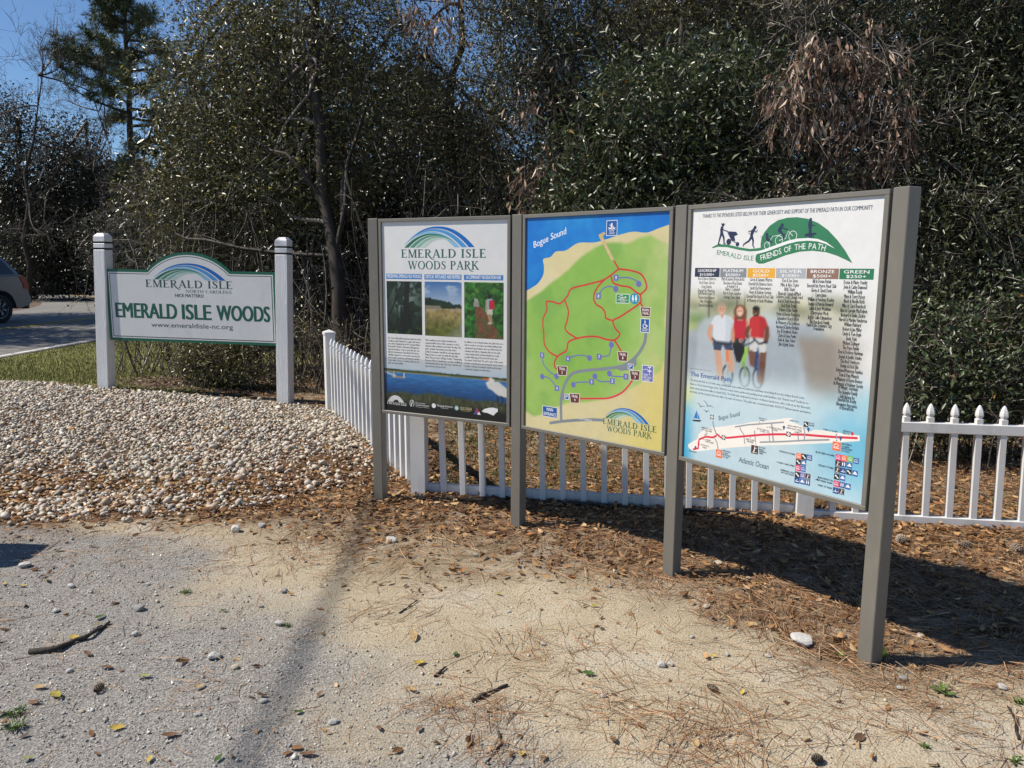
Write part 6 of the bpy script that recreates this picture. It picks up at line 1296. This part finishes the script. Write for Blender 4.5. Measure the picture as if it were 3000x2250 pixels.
x, y = scatter(26000, -.6, 4.8, 4.9, 7.6, lambda x, y: sstep(.35, .62, noise2(x, y, 1.5, 91)) * sstep(.0, .25, y - np.interp(x, [FC[0], FE[0]], [FC[1], FE[1]])) * (1 - .6 * sstep(1.2, 2.4, x)))
blades(x, y, rng.uniform(.02, .06, len(x)), .008, PAL_W, 'weeds', 'green weeds growing behind the fence')
x, y = scatter(9000, -5, -.6, 4.5, 8.6, lambda x, y: sstep(.56, .70, noise2(x, y, 1.7, 95)) * bed_b(x, y)); blades(x, y, rng.uniform(.02, .07, len(x)), .006, PAL_G, 'weeds', 'small weeds sprouting through the river gravel')
x, y = scatter(3800, -5.6, -2.6, 8.7, 11.5, lambda x, y: 1 - grass_b(x, y)); V, F, c = dry_leaves(x, y, rng.uniform(.03, .07, len(x)), [((.10, .065, .045), 3), ((.2, .13, .08), 2), ((.33, .25, .17), .7)], .02); tag(add('leaf_litter', V, F, M_dry, None, False, c), 'dark mulch and leaf litter behind the town sign', 'leaf litter', None, 'stuff')

# ------------------------------------------------------------------ single rocks, fallen leaves, cones, sticks, plants
def rock_mesh(seed, col):
    r = np.random.default_rng(seed); bm = bmesh.new(); bmesh.ops.create_icosphere(bm, subdivisions=2, radius=.5)
    n = [(Vector(r.normal(size=3)).normalized(), r.uniform(.25, .42)) for _ in range(7)]
    for v in bm.verts:
        for nn, d in n:
            k = v.co.dot(nn) - d
            if k > 0: v.co -= nn * k * .9
        v.co *= 1 + r.normal() * .045; v.co.z *= .68
    me = bpy.data.meshes.new('rock'); bm.to_mesh(me); bm.free(); me.materials.append(col); return me
M_rock2 = simple('tan_stone', (.52, .44, .33), .8, .25, 18, .6, 50, spec=.2); M_rock3 = simple('dark_clod', (.38, .37, .35), .95, .3, 30, 1.0, 60, spec=.1)
RM = [rock_mesh(k, (M_rock, M_rock, M_rock2, M_rock, M_rock3)[k % 5]) for k in range(10)]
ROCKS = [(1.24,3.08,.095),(.65,2.9,.031),(.93,3.44,.048),(.79,3.13,.026),(.89,3.13,.03),(.9,2.98,.032),(1.07,2.97,.032),(1.24,3.79,.035),(1.81,3.18,.041),(1.55,2.81,.04),(1.5,2.74,.033),(1.9,2.75,.046),(1.13,3.98,.065),(-.7,4.3,.08),(-.2,4.09,.043),(.14,3.07,.029),(.61,2.89,.052),(.45,2.59,.034),(.35,2.67,.032),(.5,3.68,.03),(-.04,3.22,.017),(-.29,2.77,.026),(-.3,2.31,.028),(-.01,3.39,.024),(-1.75,3.39,.064),(-1.64,3.14,.045),(-2.12,3.37,.04),(-1.7,3.48,.029),(-2.21,3.65,.047),(-2.69,3.97,.042),(-2.59,3.88,.072),(-1.75,2.83,.034),(-1.56,2.57,.028),(-1.13,2.55,.031),(-1.12,3.58,.05),(-1.04,3.23,.053),(-1.22,2.95,.063),(-1.11,2.87,.038),(-.63,2.51,.042),(-1.18,3.41,.032),(-.92,2.64,.038),(-1.84,3.68,.03),(-1.74,3.55,.029),(-1.71,3.65,.026),(-1.53,4.5,.068),(-1.66,4.42,.092),(-1.93,4.7,.054),(-2.02,4.61,.043)]
ORD = 'first second third fourth fifth sixth seventh eighth ninth tenth eleventh twelfth thirteenth fourteenth fifteenth sixteenth seventeenth eighteenth nineteenth twentieth twenty-first twenty-second twenty-third twenty-fourth twenty-fifth'.split()
SPEC = (0, 13, 16, 24)
def rank(items, test, i): return ORD[sorted([k for k, q in enumerate(items) if test(k, q)], key=lambda k: items[k][0] / items[k][1]).index(i)]
for i, (x, y, s_) in enumerate(ROCKS):
    s_ *= .95 if i else 1.15
    k = {0: 0, 13: 3, 16: 5}.get(i, i % 10)
    o = inst('rock', RM[k], (x, y, float(gz(x, y)) + s_ * .20), (0, 0, rng.uniform(0, 6.3)) if i else (.0, 0, -.5), (s_, s_ * rng.uniform(.7, .95), s_ * (.8 if i else .72)))
    lb = {0: 'largest pale grey rock on the sand, left of the nearest post', 13: 'rough grey rock on the sand below the left board', 16: 'bluish grey rock below the middle of the right board', 24: 'pale grey split rock on the grey grit at left'}.get(i)
    if lb: tag(o, lb, 'rock')
    elif x > -.8: tag(o, rank(ROCKS, lambda k, q: q[0] > -.8 and k not in SPEC, i) + ' from the left of the small pale rocks on the sand before the notice board', 'rock', 'small rocks on the sand')
    else: tag(o, rank(ROCKS, lambda k, q: q[0] <= -.8 and k not in SPEC, i) + ' from the left of the small pale stones on the grey grit', 'rock', 'small stones on the grey grit')
LEAVES = [(-2.37,3.71,.048,'y'),(-2.54,3.64,.034,'y'),(-2.45,3.64,.03,'y'),(-1.88,3.3,.047,'g'),(-1.88,3.1,.055,'y'),(-1.85,3.22,.034,'o'),(-1.44,2.8,.04,'l'),(-1.38,2.47,.045,'y'),(-1.18,2.29,.031,'y'),(-1.19,2.72,.036,'t'),(-.95,2.28,.033,'g'),(-1.58,2.29,.033,'l'),(-.77,2.56,.034,'g'),(-1.34,3.37,.028,'g'),(-1.7,2.65,.06,'o'),(-1.79,2.7,.048,'t'),(-.86,4.47,.062,'y'),(-.72,2.68,.029,'b'),(-2.54,4.11,.043,'l'),(-1.75,2.96,.042,'b'),(-1.62,2.86,.048,'b'),(-1.34,2.91,.062,'b'),(-1.17,2.42,.053,'b'),(-1.37,2.32,.025,'b'),(-.67,2.32,.051,'b'),(-.31,3.88,.045,'l'),(-.06,3.59,.029,'o'),(-.23,2.98,.039,'g'),(-.37,2.91,.045,'y'),(.04,2.32,.037,'y'),(-.22,2.61,.025,'y'),(.31,2.82,.044,'g'),(.4,3.46,.032,'o'),(.35,2.38,.043,'b'),(-.32,2.46,.03,'b'),(-.42,3.11,.063,'t'),(.11,2.29,.036,'b'),(-.38,2.72,.046,'t'),(-.46,2.47,.036,'b'),(1.63,2.9,.045,'t'),(.84,2.96,.028,'y'),(.88,2.69,.029,'y'),(1.27,3.72,.052,'y'),(.63,2.37,.034,'t'),(1.56,2.61,.044,'b'),(1.17,3.76,.031,'l'),(1.7,3.29,.046,'l'),(1.19,2.4,.052,'b'),(1.08,3.23,.053,'t')]
LC = dict(y=((.50, .36, .07), 'yellow'), g=((.07, .13, .03), 'green'), o=((.30, .25, .05), 'olive'), l=((.30, .33, .09), 'pale green'), t=((.42, .29, .14), 'tan'), b=((.17, .10, .06), 'brown'))
def leaf_mesh(c, seed):
    r = np.random.default_rng(seed); n = 7; V = []; F = []; cu = r.uniform(.05, .22)
    for i in range(n):
        t = i / (n - 1); w = .24 * sin(pi * min(1, t * 1.02)) ** .75 * (1 - .15 * t); zz = cu * (t - .5) ** 2 * 2
        V += [(t - .5, -w, zz + w * .35 + r.normal() * .01), (t - .5, 0, zz), (t - .5, w, zz + w * .35 + r.normal() * .01)]
    for i in range(n - 1):
        for k in (0, 1): a = i * 3 + k; F.append((a, a + 3, a + 4, a + 1))
    V.append((-.72, .02, .02)); V.append((-.72, -.01, .02)); F.append((0 + 1, 21, 22))
    me = mesh_from('fallen_leaf', V, F, True, np.clip(np.array(c) * (1 + .12 * r.normal(size=(len(V), 1))), 0, 1)); me.materials.append(M_dry); return me
LM = {k: [leaf_mesh(v[0], 100 + j) for j in range(3)] for k, v in LC.items()}
for i, (x, y, s_, k) in enumerate(LEAVES):
    o = inst('fallen_leaf', LM[k][i % 3], (x, y, float(gz(x, y)) + .008), (rng.normal() * .22, rng.normal() * .2, rng.uniform(0, 6.3)), (s_ * 1.2,) * 3)
    sd_ = x > -.8; cnt = sum(1 for q in LEAVES if q[3] == k and (q[0] > -.8) == sd_)
    tag(o, ('single' if cnt == 1 else rank(LEAVES, lambda j, q: q[3] == k and (q[0] > -.8) == sd_, i) + ' from the left, single') + ' fallen %s leaf on the open %s' % (LC[k][1], 'sand' if sd_ else 'grey grit'), 'leaf', 'single fallen %s leaves on the %s' % (LC[k][1], 'sand' if x > -.8 else 'grit'))
# yellow crumpled leaf ball against the nearest post
r = np.random.default_rng(3); V = ST_V * (1 + .16 * r.normal(size=(len(ST_V), 1))) * .024; x, y = 1.545, 2.985
tag(add('crumpled_leaf', V * np.array((.9, .9, 1.15)) + np.array((x, y, float(gz(x, y)) + .024)), ST_F, simple('yellow_leaf', (.58, .55, .02), .5, .3, 60), None), 'bright yellow crumpled leaf against the foot of the nearest post', 'leaf')
# pine cones
def cone_mesh(open_=1.0, dark=1.0):
    V = []; F = []; col = []; N = 70
    for i in range(N):
        t = i / N; a = i * 2.39996; zc = t - .5; rad = .30 * sin(pi * (.12 + .83 * t)) ** .8; d = np.array((cos(a), sin(a), 0)); s_ = np.array((-sin(a), cos(a), 0)); b = d * rad * .35 + np.array((0, 0, zc)); tip = d * rad * (1.15 * open_ + .1) + np.array((0, 0, zc + .06)); w = .105 * (1 - .4 * t); n = len(V)
        V += [b - s_ * w * .6, b + s_ * w * .6, tip + s_ * w, tip - s_ * w, tip * np.array((.93, .93, 1)) - np.array((0, 0, .06))]; F += [(n, n + 1, n + 2), (n, n + 2, n + 3), (n, n + 4, n + 1), (n + 3, n + 2, n + 4), (n + 1, n + 4, n + 2), (n, n + 3, n + 4)]
        col += [np.array((.11, .075, .05)) * dark] * 2 + [np.array((.40, .33, .26)) * dark] * 2 + [np.array((.12, .08, .055)) * dark]
    me = mesh_from('pine_cone', V, np.array(F), False, np.array(col)); me.materials.append(M_dry); return me
CM = [cone_mesh(), cone_mesh(.8, .45)]
for i, (x, y, s_) in enumerate([(2.31,4.34,.085),(2.64,4.26,.07),(2.9,4.2,.085),(.77,2.7,.045),(1.0,2.28,.05),(2.87,5.09,.085),(3.3,5.21,.075),(3.06,5.46,.07),(-1.57,2.71,.05)]):
    o = inst('pine_cone', CM[1 if i in (3, 4, 8) else 0], (x, y, float(gz(x, y)) + s_ * .3), (1.35 + rng.normal() * .2, rng.normal() * .3, rng.uniform(0, 6)), (s_ * 1.05,) * 3)
    tag(o, ['open pine cone in front of the right fence, nearest the last post', 'open pine cone in front of the right fence, middle of three', 'open pine cone in front of the right fence, at the right edge', 'dark crushed pine cone on the sand below the right board', 'dark crushed pine cone at the bottom edge of the photo', 'large open pine cone just behind the right fence', 'pine cone behind the right fence, nearer the right edge', 'smaller pine cone behind the right fence, farther back', 'ridged brown cone on the grey grit at lower left'][i], 'pine cone')
def stick(pts, r0, label, mat=None):
    P = np.array([(x, y, float(gz(x, y)) + r0 * (.8 + .5 * (i % 2))) for i, (x, y) in enumerate(pts)]); t = np.linspace(0, 1, 12); q = np.stack([np.interp(t, np.linspace(0, 1, len(P)), P[:, k]) for k in range(3)], 1); q[1:-1] += rng.normal(size=(10, 3)) * r0 * .25
    mb = MB(); mb.tube(q, [r0 * (1 - .5 * k / 11) * (1 + .2 * rng.normal()) for k in range(12)], 7); tag(mb.build('stick', mat or M_bark, None, True), label, 'stick')
stick([(-2.0, 2.97), (-1.9, 2.99), (-1.87, 3.06), (-1.82, 3.12), (-1.81, 3.25)], .013, 'dark knobbly stick lying on the grey grit at left')
stick([(-.14, 2.64), (-.09, 2.69), (-.01, 2.75)], .008, 'short brown stick beside pine needles, bottom centre')
stick([(-.30, 2.82), (-.26, 2.88)], .007, 'small dark twig on the sand left of centre'); stick([(-.52, 3.36), (-.45, 3.49)], .005, 'thin twig on the sand below the left board')
stick([(-.04, 2.45), (-.03, 2.38), (-.08, 2.27)], .005, 'crooked thin twig at the bottom edge, centre'); stick([(1.75, 2.42), (1.82, 2.55), (1.84, 2.62)], .006, 'dark twig near the bottom right corner')
M_cab = simple('black_hose', (.02, .02, .021), .5, .2)
mb = MB(); qs = np.linspace(.12, 2.55, 26); dB = (FM - FC) / np.linalg.norm(FM - FC); mb.tube([(FC[0] + dB[0] * s_ + .055 * dB[1], FC[1] + dB[1] * s_ - .055 + .015 * sin(s_ * 5), .018 + .012 * sin(s_ * 7)) for s_ in qs if s_ > .9], .013, 7); tag(mb.build('black_hose', M_cab, None, True), 'black hose lying along the foot of the fence behind the boards', 'hose')
for i, (x, y, s_) in enumerate([(1.66,2.72,.078),(1.9,2.65,.051),(1.67,2.31,.045),(1.39,2.36,.034),(1.37,2.98,.064),(-1.6,3.57,.059),(-1.0,3.22,.046),(-1.78,2.54,.079),(-1.72,2.45,.077)]):
    n = 16 if i < 5 else 60; a = rng.uniform(0, 2 * pi, n); P = np.repeat([[x, y, float(gz(x, y)) + .002]], n, 0) + rng.normal(size=(n, 3)) * s_ * .12 * np.array((1, 1, 0)); D = np.stack([np.cos(a), np.sin(a), rng.uniform(.2, .9, n)], 1)
    V, F, c = leaf_arrays(P, D, np.repeat([[0, 0, 1.0]], n, 0) + rdir(n) * .3, s_ * rng.uniform(.35, .65, n), s_ * (rng.uniform(.18, .3, n) if i < 5 else np.full(n, .05)), pick([((.09, .16, .03), 2), ((.16, .24, .05), 2), ((.06, .10, .03), 1)], n), .15, .1)
    tag(add('weed_plant', V, F, M_leaf, None, False, c), ['small green weed rosette right of the nearest post', 'tiny green weed near the right edge', 'tiny green weed at the bottom right', 'dark green sprout at the bottom, right of centre', 'green sprout at the foot of the nearest post', 'small grey-green moss tuft at the edge of sand and grit', 'small weed tuft beside a grey stone, left of centre', 'grassy weed tuft at the lower left edge', 'lower of two grassy weed tufts at the lower left edge'][i], 'weed')
